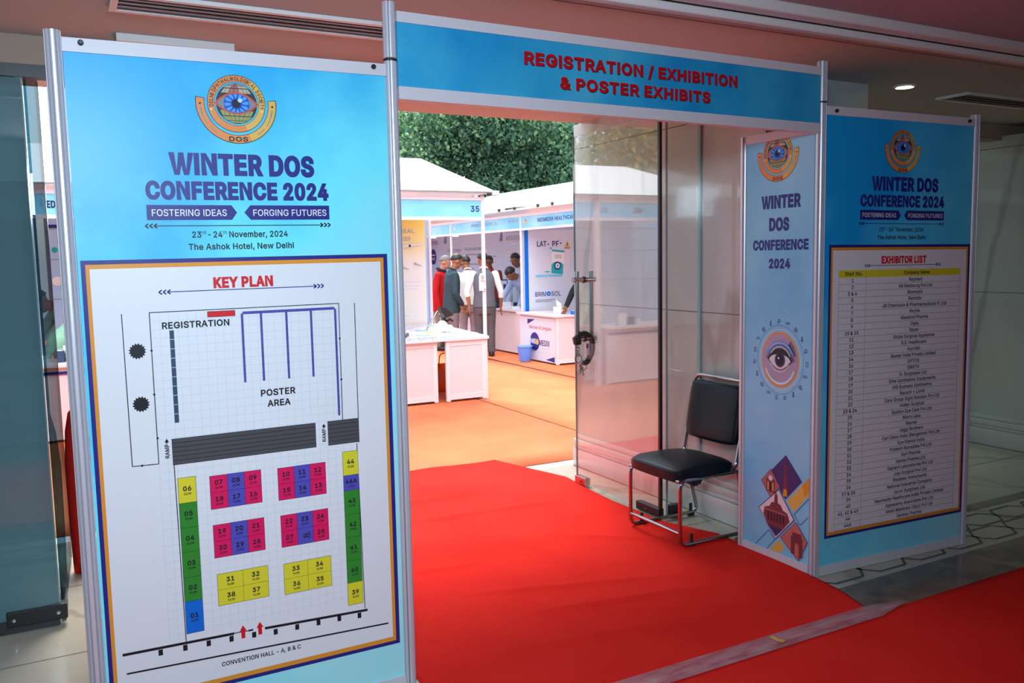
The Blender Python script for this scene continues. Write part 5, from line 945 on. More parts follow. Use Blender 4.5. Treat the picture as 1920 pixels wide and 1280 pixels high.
# orange bag in the gap between the counters
t = thing('shopping_bag', 'orange bag on the floor in the gap between the two counters', 'bag', (3.80, 6.15, .008))
b = MB(); b.loft([((3.80, 6.15, .009), (.10, 0, 0), (0, .06, 0)), ((3.80, 6.15, .10), (.125, 0, 0), (0, .085, 0)), ((3.80, 6.15, .25), (.10, 0, 0), (0, .07, 0)), ((3.80, 6.15, .33), (.09, 0, 0), (0, .03, 0))], 'bago', 16); b.build('body', t, smooth=True)
b = MB(); b.tube(sph([(3.74, 6.13, .32), (3.75, 6.12, .45), (3.85, 6.12, .45), (3.86, 6.13, .32)], 6, .05), .007, 'bago', 8); b.build('handle', t, smooth=True)
# tag hanging on the stall post
t = thing('luggage_tag', 'white oblong tag hanging on the post of stall 35', 'tag', (3.955, 5.38, 1.18))
b = MB(); b.prism([(-.04, -.095), (.04, -.095), (.04, .06), (.025, .09), (-.025, .09), (-.04, .06)], -.002, .002, 'white', Matrix.Translation((3.962, 5.395, 1.275)) @ Matrix.Rotation(pi / 2, 4, 'X')); b.build('card', t)
Ft = lambda s, z, n=0.: V((3.962 + s, 5.392 - n, 1.275 + z)); b = MB(); b.arc(Ft, (0, .045), .012, .019, 0, 360, 0, 'ink', 16, .8); b.rect(Ft, -.028, .028, .008, .014, 0, 'red'); b.rect(Ft, -.03, .0, -.07, -.02, 0, 'lav'); b.rect(Ft, .01, .03, -.01, .0, 0, 'greytxt'); b.rect(Ft, .018, .032, -.09, -.078, 0, 'ink'); b.build('card_print', t)

# --- right hand row, facing left onto the aisle
XR = 6.15; XB_ = 7.92
def side_stall(y0, y1, label, first=False, last=False):
    t = thing('exhibition_stall', label, 'exhibition stall', (XR, (y0 + y1) / 2, 0))
    stall_post(t, XR, y1, 2.19)
    if first: stall_post(t, XR, y0, 2.19)
    F = lambda s, z, n=0.: V((XR - n, y1 - s, z))
    fb = fascia(t, F, y1 - y0)
    b = MB(); b.box(XB_, XB_ + .02, y0, y1, .01, 2.14, 'wallp'); b.build('back_wall', t)
    return t, F, fb
SN, FN, fN = side_stall(5.43, 8.51, 'right hand stall with eye drop poster, white counter and blue fascia', True)
SA, FA, fA = side_stall(8.51, 11.1, 'right hand stall where the men lean over a white counter')
SB, FB, fB = side_stall(11.1, 13.7, 'right hand stall beyond the leaning men, with a round blue mark on its wall')
SC_, FC, fC = side_stall(13.7, 16.3, 'farthest right hand stall behind the man in the red sweater')
b = MB(); b.text(FN, 'NEOMEDIX HEALTHCARE INDIA PVT. LTD.', 8.51 - 7.99, 8.51 - 6.25, 2.035, .055, .010, 'navy', .02); b.disc(FN, (.17, 2.05), .035, .010, 'ringy', 16); b.disc(FN, (.17, 2.075), .02, .011, 'lid', 12); b.build('fascia_lettering', fN)
b = MB(); b.text(FA, 'APPASAMY ASSOCIATES PVT. LTD.', 11.1 - 10.25, 11.1 - 9.28, 2.045, .05, .010, 'greytxt', .01); b.text(FA, '41-42-43', 11.1 - 8.9, 11.1 - 8.58, 2.06, .05, .010, 'greytxt', .01); b.disc(FA, (.17, 2.05), .03, .010, 'pinkw', 16); b.build('fascia_lettering', fA)
# printed back wall of the leaning men's stall
Fw = lambda y, z, n=0.: V((XB_ - .002 - n, -y, z))
b = MB()
def alogo(b, y, z0, z1):
    h = z1 - z0; b.poly(Fw, [(-y - .17 * h, z0), (-y - .02 * h, z0), (-y + .30 * h, z1), (-y + .22 * h, z1)], .002, 'navy'); b.poly(Fw, [(-y + .14 * h, z0), (-y + .34 * h, z0), (-y + .36 * h, z1), (-y + .28 * h, z0 + .6 * h)], .002, 'navy')
alogo(b, 12.62, 1.86, 2.10); b.text(Fw, 'APPASAMY', -12.38, -11.55, 2.02, .09, .002, 'greytxt', .01); b.text(Fw, 'ASSOCIATES', -12.38, -11.45, 1.87, .09, .002, 'greytxt', .01)
for y0, y1, z, h in ((12.15, 11.6, 1.80, .018), (12.4, 11.75, 1.66, .05), (12.35, 11.85, 1.57, .014), (13.55, 13.2, 1.68, .05)): b.rect(Fw, -y0, -y1, z - h / 2, z + h / 2, .002, 'lav')
b.text(Fw, 'CAPTEGA PLUS', -12.4, -11.78, 1.64, .05, .003, 'greytxt', .01); b.build('wall_print', SA)
b = MB(); alogo(b, 15.45, 1.88, 2.15); b.text(Fw, 'SELECT MAX', -15.3, -14.55, 1.68, .06, .002, 'greytxt', .01); b.text(Fw, 'GALAXY RED LINES', -14.35, -13.45, 1.70, .06, .002, 'greytxt', .01)
for y0, y1, z in ((15.1, 14.5, 1.60), (14.3, 13.5, 1.61), (14.3, 13.5, 1.40), (14.5, 13.9, 1.30), (13.3, 12.8, 1.56)): b.rect(Fw, -y0, -y1, z - .012, z + .012, .002, 'greytxt')
b.rect(Fw, -14.5, -12.0, 1.86, 1.866, .002, 'lav'); b.build('wall_print', SB)
b = MB(); b.disc(Fw, (-16.15, 1.58), .185, .002, 'navy', 30); b.text(Fw, 'HRC', -16.26, -16.04, 1.50, .06, .003, 'lav', .01); b.rect(Fw, -16.28, -16.02, 1.61, 1.63, .003, 'lav'); b.text(Fw, 'MCHER', -16.25, -15.85, 1.87, .09, .002, 'greytxt', .03); b.build('wall_print', SC_)
b = MB(); b.box(XR + .02, XB_, 16.30, 16.32, .01, 2.14, 'wallp'); b.build('side_wall', SC_)
# partition with the eye drop poster
b = MB(); b.box(XR + .02, XB_, 8.50, 8.52, .01, 2.14, 'wallp'); b.build('side_wall', SN)
Fe = lambda x, z, n=0.: V((x, 8.498 - n, z))
b = MB(); b.rect(Fe, 6.26, 7.88, .03, 1.94, .001, 'posterw'); b.rect(Fe, 6.195, 6.262, .03, 1.945, .0015, 'blue'); po = b.build('eye_drop_poster', SN)
b = MB(); b.text(Fe, 'LAT-', 6.415, 6.63, 1.685, .085, .003, 'navy', .02); b.text(Fe, 'PF', 6.685, 6.80, 1.685, .085, .003, 'navy', .02)
for x, z, r in ((6.655, 1.66, .012), (6.84, 1.735, .014), (6.80, 1.765, .008), (6.82, 1.79, .007), (6.69, 1.62, .007), (6.675, 1.64, .006)): b.disc(Fe, (x, z), r, .003, 'navy', 10)
b.rect(Fe, 6.42, 6.58, 1.655, 1.664, .003, 'lav'); b.build('poster_lettering', po); b = MB(); b.text(Fe, 'BRIM', 6.37, 6.565, .925, .07, .003, 'navy', .01); b.text(Fe, 'SOL', 6.655, 6.83, .925, .07, .003, 'navy', .01); b.arc(Fe, (6.61, .962), .012, .036, 0, 360, .003, 'blue', 20)
for x1, z in ((6.72, .87), (6.67, .845)): b.rect(Fe, 6.37, x1, z - .006, z + .006, .003, 'greytxt')
b.rect(Fe, 6.38, 6.86, 1.22, 1.255, .003, 'fascia'); b.poly(Fe, [(6.905, 1.665), (7.01, 1.665), (6.957, 1.77)], .003, 'ringy'); b.rect(Fe, 6.905, 7.01, 1.65, 1.668, .003, 'greytxt'); b.rect(Fe, 6.95, 6.964, 1.69, 1.74, .004, 'ink'); b.build('poster_lettering', po)
b = MB(); b.poly(Fe, [(6.66, 1.27), (6.87, 1.25), (6.90, 1.62), (6.68, 1.64)], .004, 'white'); b.poly(Fe, [(6.87, 1.25), (6.98, 1.29), (7.0, 1.63), (6.90, 1.62)], .004, 'lav'); b.poly(Fe, [(6.68, 1.61), (6.90, 1.59), (6.90, 1.62), (6.68, 1.64)], .005, 'teal')
b.poly(Fe, [(6.662, 1.275), (6.868, 1.255), (6.88, 1.40), (6.84, 1.44), (6.76, 1.455), (6.70, 1.44), (6.668, 1.41)], .005, 'teal'); b.arc(Fe, (6.775, 1.39), .04, .062, 0, 360, .006, 'navy', 24); b.disc(Fe, (6.775, 1.39), .04, .006, 'white', 20); b.disc(Fe, (6.775, 1.39), .018, .007, 'teal', 14)
for z in (1.55, 1.53, 1.51): b.rect(Fe, 6.72, 6.85, z - .004, z + .004, .005, 'greytxt')
b.poly(Fe, [(6.53, 1.265), (6.645, 1.265), (6.645, 1.50), (6.62, 1.53), (6.56, 1.53), (6.53, 1.50)], .004, 'lav'); b.rect(Fe, 6.545, 6.63, 1.29, 1.31, .005, 'teal'); b.build('product_picture', po)
# counter with welcome print
t = counter('display_counter', 'white counter with welcome print and dark blue round logo', 6.07, 6.52, 7.36, 8.40, .70)
t['category'] = 'counter'
b = MB(); b.box(6.046, 6.058, 7.385, 8.375, .03, .655, 'posterw'); fp = b.build('printed_front', t)
Fq = lambda s, z, n=0.: V((6.045 - n, 8.375 - s, z)); S_ = lambda y: 8.375 - y
b = MB(); b.poly(Fq, [(S_(8.17), .62), (S_(7.95), .625), (S_(8.17), .545)], .001, 'navy'); b.poly(Fq, [(S_(7.40), .04), (S_(7.40), .12), (S_(7.64), .06)], .001, 'navy'); b.build('corner_mark', fp)
b = MB(); b.text(Fq, 'Welcome All Delegates', S_(8.13), S_(7.48), .485, .05, .001, 'lid', 0); b.build('welcome_lettering', fp)
b = MB(); b.disc(Fq, (S_(7.96), .30), .135, .001, 'navy', 30, 1.); b.text(Fq, 'NE', S_(8.08), S_(7.93), .27, .07, .002, 'white', .03); b.disc(Fq, (S_(7.885), .30), .043, .002, 'ringy', 20); b.text(Fq, 'MEDIX', S_(7.83), S_(7.53), .255, .08, .002, 'navy', .01)
for y0, y1, z in ((7.83, 7.53, .225), (8.1, 7.5, .165)): b.rect(Fq, S_(y0), S_(y1), z - .005, z + .005, .001, 'lav')
b.build('company_logo', fp)
b = MB(); b.prism([(6.0, 7.30), (6.56, 7.30), (6.56, 8.44), (6.0, 8.44)], .685, .71, 'counterf'); b.build('counter_top', t)
t = counter('display_counter', 'white counter the man in the pale blue shirt bends over', 6.27, 6.72, 8.72, 9.72, .70)
b = MB(); b.box(6.248, 6.262, 8.73, 9.71, .03, .66, 'counterf'); b.build('printed_front', t); b = MB(); b.box(6.22, 6.76, 8.68, 9.76, .68, .705, 'counterf'); b.build('counter_top', t)
t = counter('display_counter', 'white counter behind the man in the grey waistcoat', 6.27, 6.72, 10.0, 12.2, .70)
b = MB(); b.box(6.248, 6.262, 10.02, 12.18, .03, .66, 'counterf'); b.build('printed_front', t); b = MB(); b.box(6.22, 6.76, 9.96, 12.24, .68, .705, 'counterf'); b.build('counter_top', t)
# things on the counters
def slab_thing(name, label, cat, x, y, z, sx, sy, h, c, a=0, group=None):
    b = MB(); T = Matrix.Translation((x, y, z)) @ Matrix.Rotation(a, 4, 'Z'); b.box(-sx / 2, sx / 2, -sy / 2, sy / 2, 0, h, c, T); b.box(-sx / 2 + .008, sx / 2 - .008, -sy / 2 + .008, sy / 2 - .008, h, h + .001, 'white' if c != 'white' else 'lav', T)
    tag(b.build(name), label, cat, group)
for i, (x, y, a) in enumerate(((6.15, 8.2, .1), (6.16, 7.95, -.1), (6.2, 7.72, .2))): slab_thing('leaflet', ('white leaflet at the far end of the welcome counter', 'white leaflet in the middle of the welcome counter', 'white leaflet near the hand on the welcome counter')[i], 'leaflet', x, y, .711, .12, .16, .003, ('white', 'cyan', 'white')[i], a, 'leaflets on the welcome counter')
t = thing('tissue_box', 'white tissue box with a raised tissue on the welcome counter', 'tissue box', (6.38, 7.80, .711))
b = MB(); b.rbox(6.33, 6.43, 7.70, 7.90, .711, .80, .006, 'white'); b.build('box', t); b = MB(); b.loft([((6.38, 7.80, .80), (.02, 0, 0), (0, .05, 0)), ((6.375, 7.81, .84), (.03, 0, .01), (0, .06, .0)), ((6.37, 7.83, .88), (.008, 0, 0), (0, .05, .02))], 'white', 10); b.build('tissue', t, smooth=True)
slab_thing('carton', 'small blue carton beside the hand on the welcome counter', 'carton', 6.40, 7.38, .711, .14, .09, .05, 'blue', .2)
for i, (x, y, sx, sy, h, c) in enumerate(((6.4, 9.55, .16, .12, .10, 'white'), (6.38, 9.35, .2, .14, .03, 'lav'), (6.42, 9.12, .16, .16, .045, 'white'), (6.36, 8.92, .14, .2, .02, 'cyan'), (6.62, 9.2, .12, .1, .06, 'paper'))):
    slab_thing('carton', ('tall white carton by the sleeve of the bending man', 'flat pale grey carton at the front of the bending man\'s counter', 'square white carton in the middle of the bending man\'s counter', 'thin pale cyan carton at the near end of the bending man\'s counter', 'small white carton at the back of the bending man\'s counter')[i], 'carton', x, y, .706, sx, sy, h, c, .2 * i, "cartons on the bending man's counter")
b = MB(); b.rbox(6.28, 6.46, 9.64, 9.735, .706, .75, .012, 'black'); b.ball((6.31, 9.68, .765), .02, 'navy', 6); tag(b.build('black_case', auto=40), 'black case on the far corner of the bending man\'s counter', 'case')
t = thing('display_easel', 'small dark framed sign standing behind the bending man', 'sign', (7.2, 10.2, .705))
b = MB(); b.box(6.52, 6.72, 10.06, 10.075, .93, 1.16, 'slate'); b.build('frame', t); b = MB(); b.box(6.54, 6.70, 10.05, 10.06, .95, 1.14, 'lav'); b.box(6.56, 6.60, 10.045, 10.05, 1.0, 1.1, 'slate'); b.box(6.63, 6.68, 10.045, 10.05, .98, 1.08, 'slate'); b.build('sign_print', t); b = MB(); b.tube([(6.62, 10.08, .706), (6.62, 10.08, .95)], .01, 'steel', 8); b.lathe([(.05, 0), (.05, .008), (.01, .012)], (6.62, 10.08, .706), 'steel', 12); b.build('stand', t)
# blue bin
t = thing('waste_bin', 'blue plastic waste bin on the orange carpet beside the welcome counter', 'bin', (5.93, 8.0, .008))
b = MB(); b.lathe([(.0, .01), (.078, .01), (.082, .02), (.108, .215), (.113, .218), (.113, .232), (.106, .232), (.103, .215), (.076, .025), (.0, .022)], (5.92, 8.04, 0), 'binb', 28); b.build('body', t, auto=50)
b = MB(); b.lathe([(.110, .222), (.118, .222), (.118, .234), (.108, .234)], (5.92, 8.04, 0), 'binb', 28); b.build('rim', t, auto=50)
b = MB(); b.box(5.45, 5.55, 11.2, 11.6, .009, .30, 'navy'); b.box(5.44, 5.56, 11.18, 11.62, .30, .56, 'fascia'); tag(b.build('crate'), 'light blue crate behind the legs of the man in the red sweater', 'crate')
# lamps under the fascias
for x, y, lb in ((7.0, 13.95, 'white spotlight inside the stall with the round blue mark'), (7.0, 12.8, 'white spotlight behind the post of the waistcoat man\'s stall'), (6.22, 9.96, 'small spotlight under the fascia above the waistcoat man')):
    t = thing('spotlight', lb, 'spotlight', (x, y, 1.96)); b = MB(); b.lathe([(.0, -.012), (.058, -.010), (.062, .0), (.03, .02)], (x, y, 1.98), 'lampw', 20); b.build('lens', t, smooth=True); b = MB(); b.tube([(x, y, 1.99), (x, y, 2.14)], .012, 'counterf', 8); b.build('stem', t)

# ================================================================== TENTS, RED AWNING
def tent(name, label, eave, ridge, ze, zr, val):
    """marquee: hipped cloth roof with valance, on four slim legs"""
    (x0, x1, y0, y1) = eave; t = thing(name, label, 'canopy', ((x0 + x1) / 2, (y0 + y1) / 2, 0)); a, c = ridge
    b = MB(); vs = [(x0, y0, ze), (x1, y0, ze), (x1, y1, ze), (x0, y1, ze), (*a, zr), (*c, zr)]
    along_y = abs(a[1] - c[1]) > abs(a[0] - c[0])
    fs = [(0, 1, 4), (1, 2, 5, 4), (2, 3, 5), (3, 0, 4, 5)] if along_y else [(0, 1, 5, 4), (1, 2, 5), (2, 3, 4, 5), (3, 0, 4)]
    b.add(vs, fs, 'tent'); o = b.build('roof', t); s = o.modifiers.new('t', 'SOLIDIFY'); s.thickness = .006
    b = MB(); 
    for p, q in ((0, 1), (1, 2), (2, 3), (3, 0)):
        P_, Q_ = V(vs[p]), V(vs[q]); b.add([P_, Q_, Q_ - V((0, 0, val)), P_ - V((0, 0, val))], [(0, 1, 2, 3)], 'tent')
    o = b.build('valance', t); s = o.modifiers.new('t', 'SOLIDIFY'); s.thickness = .004
    for x, y in (((x1 - .03, y1 - .03), (x0 + .03, y1 - .03)) if not along_y else ((x1 - .03, y0 + .03), (x1 - .03, y1 - .03))):
        b = MB(); b.box(x - .016, x + .016, y - .016, y + .016, .008, ze, 'alu'); b.build('leg', t)
    return t
t = tent('marquee', 'white hipped marquee roof over stall 35', (-1.6, 4.12, 5.33, 7.72), ((-.7, 6.52), (3.75, 6.52)), 2.225, 2.69, .0)
b = MB(); b.rbox(4.06, 4.14, 5.30, 5.38, 2.185, 2.235, .006, 'alu'); b.rbox(4.02, 4.05, 5.31, 5.36, 2.18, 2.21, .004, 'black'); b.build('corner_joint', t)
b = MB(); b.box(-1.55, 4.05, 5.36, 5.385, 2.20, 2.222, 'alu'); b.build('eave_bar', t)
tent('marquee', 'white marquee roof over the right hand stalls nearest the door', (6.02, 8.3, 4.9, 11.5), ((7.05, 5.2), (7.05, 11.2)), 2.31, 2.675, .085)
tent('marquee', 'white marquee roof over the far right hand stalls', (6.02, 8.3, 11.55, 16.5), ((7.05, 11.9), (7.05, 16.1)), 2.31, 2.70, .085)
tent('marquee', 'white marquee roof at far left, seen past the key plan panel', (-6.5, -1.9, 7.9, 12.5), ((-5.2, 10.2), (-3.2, 10.2)), 2.3, 2.9, .12)
for i, (y, l) in enumerate(((8.95, .07), (8.45, .06), (7.75, .06), (7.35, .05))):
    b = MB(); b.box(6.005, 6.03, y - l / 2, y + l / 2, 2.235, 2.275, 'black'); tag(b.build('roof_clamp'), ('black clamp between roof and fascia nearest stall 35', 'black clamp on the fascia above the stall post', 'black clamp on the fascia above the eye drop poster', 'black clamp on the fascia nearest the glass door')[i], 'clamp', 'clamps under the right marquee')
b = MB(); b.prism([(6.0, 2.222), (6.0, 2.24), (6.0, 2.262)], 0, .01, 'black'); 
b = MB(); b.add([(6.01, 8.75, 2.248), (6.01, 8.75, 2.272), (6.01, 8.1, 2.262), (6.02, 8.75, 2.248), (6.02, 8.75, 2.272), (6.02, 8.1, 2.262)], [(0, 1, 2), (3, 5, 4), (0, 3, 4, 1), (1, 4, 5, 2), (2, 5, 3, 0)], 'ink'); tag(b.build('cloth_strap'), 'dark pointed strap end lying along the right fascia top', 'strap')
b = MB(); b.loft([((-.005, 1.90, .002), (.05, 0, 0), (0, .05, 0)), ((-.005, 1.90, .2), (.055, 0, 0), (0, .055, 0)), ((-.008, 1.90, .55), (.055, 0, 0), (0, .05, 0)), ((-.012, 1.89, .74), (.04, 0, .02), (0, .045, 0)), ((-.015, 1.88, .83), (.02, 0, .02), (0, .03, 0))], 'carpet_r', 14); tag(b.build('carpet_roll', smooth=True), 'upright roll of red carpet behind the left post of the key plan panel', 'carpet roll')

# ================================================================== TREES
def tree(cx, cy, zc, rx, ry, rz, n, label, pal, leaf=.13, seed=1):
    rnd = random.Random(seed); t = thing('tree', label, 'tree', (cx, cy, 0), 0, 'trees beyond the stalls')
    b = MB(); lobes = [(V((rnd.uniform(-.6, .6) * rx, rnd.uniform(-.6, .6) * ry, rnd.uniform(-.65, .65) * rz)), rnd.uniform(.40, .62)) for _ in range(15)]
    vs, fs, ms = [], [], []
    for i in range(n):
        c, s = lobes[rnd.randrange(15)]; d = V((rnd.gauss(0, 1), rnd.gauss(0, 1), rnd.gauss(0, 1))).normalized()
        r = (rnd.random() ** .35); p = V((cx, cy, zc)) + c + V((d.x * rx * s, d.y * ry * s, d.z * rz * s)) * r
        ll = leaf * rnd.uniform(.6, 1.25); w_ = ll * .34
        ax = (V((rnd.uniform(-1, 1), rnd.uniform(-1, 1), -.9 + rnd.uniform(-.5, .7)))).normalized(); sd = ax.cross(V((rnd.uniform(-1, 1), rnd.uniform(-1, 1), rnd.uniform(-.3, 1)))).normalized(); up = ax.cross(sd)
        k = len(vs); vs += [p, p + ax * ll * .35 + sd * w_ + up * w_ * .35, p + ax * ll + up * w_ * -.3, p + ax * ll * .35 - sd * w_ + up * w_ * .35]; fs += [(k, k + 1, k + 2), (k, k + 2, k + 3)]
        m = rnd.choices(pal[0], pal[1])[0]; ms += [m, m]
    me = bpy.data.meshes.new('foliage'); me.from_pydata([tuple(q) for q in vs], [], fs); names = list(dict.fromkeys(pal[0]))
    for q in names: me.materials.append(M[q])
    me.polygons.foreach_set('material_index', [names.index(q) for q in ms]); o = bpy.data.objects.new('foliage', me); col.objects.link(o); o.parent = t; o.matrix_parent_inverse = parent_inv(t)
    b = MB(); b.tube([(cx, cy, 0), (cx + .1, cy, zc * .4), (cx - .05, cy, zc * .75), (cx, cy, zc + rz * .3)], [.22, .18, .13, .05], 'bark', 10)
    for c, s in lobes[:9]: b.tube([(cx, cy, zc * .6), (cx + c.x * .4, cy + c.y * .4, zc + c.z * .4 - .3), (cx + c.x, cy + c.y, zc + c.z)], [.09, .05, .012], 'bark', 7)
    b.build('trunk', t, smooth=True)
G1 = (['leafA', 'leafB', 'leafC'], [5, 3, 5]); G2 = (['leafA', 'leafB', 'leafC', 'leafD'], [5, 4, 4, 1.5]); G3 = (['leafB', 'leafD', 'leafA'], [4, 4, 2])
tree(12.2, 18.9, 4.6, 2.6, 2.0, 2.2, 30000, 'broad dark green tree behind the right marquee, touching the marble pier', G1, .14, 1)
tree(9.0, 19.9, 4.4, 2.4, 1.9, 2.3, 26000, 'green tree between the stall 35 roof and the right marquee', G1, .13, 2)
tree(6.3, 21.6, 4.9, 2.6, 2.0, 2.6, 18000, 'thinner yellow-green tree above the roof of stall 35', G2, .13, 3)
tree(16.8, 19.5, 4.5, 3.0, 2.2, 2.6, 7000, 'tree hidden mostly behind the marble pier', G1, .2, 4)
tree(-8.0, 15.5, 5.0, 3.0, 2.4, 2.6, 9000, 'yellow-green tree far left, mirrored in the glass door', G3, .2, 5)

# ================================================================== PEOPLE
def fuse(mb, vox, name, parent, m, T, it=3):
    me = bpy.data.meshes.new('tmp'); me.from_pydata([tuple(q) for q in mb.v], [], mb.f); o = bpy.data.objects.new('tmp', me); col.objects.link(o)
    r = o.modifiers.new('r', 'REMESH'); r.mode = 'VOXEL'; r.voxel_size = vox; s = o.modifiers.new('s', 'SMOOTH'); s.iterations = it; s.factor = .5
    bpy.context.view_layer.update(); me2 = bpy.data.meshes.new_from_object(o.evaluated_get(bpy.context.evaluated_depsgraph_get())); bpy.data.objects.remove(o); bpy.data.meshes.remove(me)
    me2.name = name; me2.materials.clear(); me2.materials.append(m if not isinstance(m, str) else M[m]); me2.transform(T); me2.polygons.foreach_set('use_smooth', [True] * len(me2.polygons))
    o = bpy.data.objects.new(name, me2); col.objects.link(o); o.parent = parent; o.matrix_parent_inverse = parent_inv(parent); return o
def cloth(c, r=.85):
    key_ = ('cl',) + tuple(c)
    if key_ not in M: M[key_] = noisy(mat('cloth', c, r, spec=.2), [(.3, tuple(q * .85 for q in c)), (.7, c)], 14, 4, bump=.25, bscale=24)
    return M[key_]
def person(label, loc, face, H, lean, pitch, top, trousers, hair='hair', skin='skin', sleeve='long', arms=(None, None), vest=None, yaw=0., collar=None, legs=(0., 0.), glasses_=False, tuck=True, wide=1.):
    t = thing('person', label, 'person', (*loc, .008), R(face)); T = Matrix.Translation((*loc, .008)) @ Matrix.Rotation(R(face), 4, 'Z')
    th = R(lean); u = V((sin(th), 0, cos(th))); fw = V((cos(th), 0, -sin(th))); L_ = V((0, 1, 0)); hip = V((-.10 * sin(th), 0, .495 * H)); A = lambda a, b_=0, c=0: hip + u * a * H + fw * b_ * H + L_ * c * H
    nb = A(.325, -.002); hd = R(pitch); k = V((sin(hd), 0, cos(hd))); f = V((cos(hd), 0, -sin(hd))); l = L_.copy()
    if yaw: q = Matrix.Rotation(R(yaw), 3, 'Z'); k, f, l = q @ k, q @ f, q @ l
    hc = nb + (u * .5 + k * .5).normalized() * .042 * H + k * .062 * H + f * .014 * H
    Q = Matrix((f, l, k)).transposed(); hp = lambda a, b_, c: hc + f * a * H + l * b_ * H + k * c * H
    # joints
    J = []
    for i, sgn in ((0, 1), (1, -1)):
        sh = A(.292, -.004, .108 * sgn * wide); a = arms[i]
        if a is None: el = sh + V((-.02 * H + .0, .028 * H * sgn, -.178 * H)); ha = el + V((.035 * H, .006 * H * sgn, -.150 * H))
        else: el = sh + V(a[0]) * H; ha = sh + V(a[1]) * H
        J.append((sh, el, ha))
    b = MB()
    b.loft([(A(-.04), L_ * .088 * H, fw * .06 * H), (A(.0), L_ * .094 * H, fw * .064 * H), (A(.10), L_ * .080 * H, fw * .056 * H), (A(.22), L_ * .092 * H, fw * .060 * H), (A(.29), L_ * .095 * H, fw * .048 * H), (A(.325), L_ * .035 * H, fw * .035 * H)], 'skin')
    b.tube([nb - u * .03 * H, nb + (hc - nb) * .4, hc - k * .01 * H], [.034 * H, .031 * H, .033 * H], 'skin', 14)
    b.ball(hp(-.006, 0, .012), (.054 * H, .044 * H, .055 * H), 'skin', 12, Q); b.ball(hp(.016, 0, -.022), (.036 * H, .034 * H, .045 * H), 'skin', 10, Q); b.ball(hp(.034, 0, -.052), (.014 * H, .016 * H, .012 * H), 'skin', 8, Q)
    b.ball(hp(.053, 0, -.008), (.011 * H, .0075 * H, .015 * H), 'skin', 8, Q); b.ball(hp(.044, 0, .018), (.009 * H, .026 * H, .006 * H), 'skin', 8, Q); b.ball(hp(.046, 0, -.033), (.008 * H, .015 * H, .007 * H), 'skin', 8, Q)
    for s in (-1, 1): b.ball(hp(-.004, .045 * s, -.004), (.011 * H, .006 * H, .018 * H), 'skin', 8, Q)
    for sgn, (sh, el, ha) in zip((1, -1), J):
        b.tube([sh, sh + (el - sh) * .5, el, el + (ha - el) * .4, ha], [.030 * H, .027 * H, .0225 * H, .0215 * H, .0155 * H], 'skin', 12)
        d = (ha - el).normalized(); sd = d.cross(L_); sd = sd.normalized() if sd.length > .2 else V((0, 0, 1)); pn = d.cross(sd)
        dd = (d + V((0, 0, -.5)) * .4).normalized(); pc = ha + dd * .028 * H; q2 = Matrix((sd, pn, dd)).transposed(); b.ball(pc, (.024 * H, .012 * H, .032 * H), 'skin', 8, q2)
        for j, ln in enumerate((.036, .042, .040, .032)):
            o_ = pc + sd * (j - 1.5) * .0115 * H + dd * .022 * H; b.tube([o_, o_ + dd * ln * .5 * H - pn * sgn * .004 * H, o_ + dd * ln * .85 * H - pn * sgn * .016 * H], [.0062 * H, .0055 * H, .0045 * H], 'skin', 8)
        o_ = pc + sd * .020 * H; b.tube([o_ - dd * .012 * H, o_ + sd * .014 * H + dd * .006 * H, o_ + sd * .017 * H + dd * .026 * H], [.0075 * H, .0065 * H, .005 * H], 'skin', 8)
    LG = []
    for sgn, st in ((1, legs[0]), (-1, legs[1])):
        h_ = hip + L_ * .052 * H * sgn - V((0, 0, .02 * H)); kn = V((st * .5 * H + .012 * H - .04 * sin(th), .056 * H * sgn, .268 * H)); an = V((st * H - .012 * H, .058 * H * sgn, .045 * H)); LG.append((h_, kn, an))
        b.tube([h_, (h_ + kn) / 2, kn, kn + (an - kn) * .35, an], [.050 * H, .044 * H, .033 * H, .033 * H, .022 * H], 'skin', 12); b.ball(an + V((.025 * H, 0, -.022 * H)), (.05 * H, .022 * H, .02 * H), 'skin', 8)
    fuse(b, .0075, 'body', t, skin, T, 2)
    # upper garment
    b = MB(); e = .012 * H; z0 = -.085 if not tuck else -.03
    b.loft([(A(z0), L_ * (.100 * H + e), fw * (.074 * H + e)), (A(0), L_ * (.099 * H + e), fw * (.070 * H + e)), (A(.10), L_ * (.090 * H + e) * wide, fw * (.066 * H + e)), (A(.22), L_ * (.100 * H + e) * wide, fw * (.066 * H + e)), (A(.285), L_ * (.100 * H + e) * wide, fw * (.052 * H + e)), (A(.318), L_ * .058 * H, fw * .044 * H), (A(.335), L_ * .040 * H, fw * .040 * H)], 'skin', 24)
    sl = MB() if vest else b
    for sh, el, ha in J:
        end = ha if sleeve == 'long' else el + (ha - el) * .38
        sl.tube([sh - (el - sh) * .06, sh + (el - sh) * .45, el, el + (end - el) * .55, end], [.037 * H, .033 * H, .030 * H, .027 * H, .022 * H if sleeve == 'long' else .028 * H], 'skin', 14)
        sl.ball(sh - u * .008 * H, .039 * H, 'skin', 8)
    if vest:
        bb = MB(); bb.v, bb.f = list(sl.v), list(sl.f); fuse(sl, .011, 'shirt_sleeves', t, cloth(top), T, 3); fuse(b, .011, 'waistcoat', t, cloth(vest), T, 3)
    else: fuse(b, .011, 'jacket' if not tuck and sleeve == 'long' else 'shirt', t, cloth(top), T, 3)
    b = MB(); cc = collar or (vest and top) or top; ps = []
    for i in range(21): a = 2 * pi * i / 20; ps.append(nb + u * (.018 * H - .012 * H * cos(a)) + (fw * cos(a) + L_ * sin(a)) * (.042 if collar else .0355) * H)
    b.tube(ps, .0075 * H if not collar else .015 * H, 'skin', 10); b.v = [tuple(T @ V(q)) for q in b.v]; b.ms = [cloth(cc)]; b.build('collar', t, smooth=True)
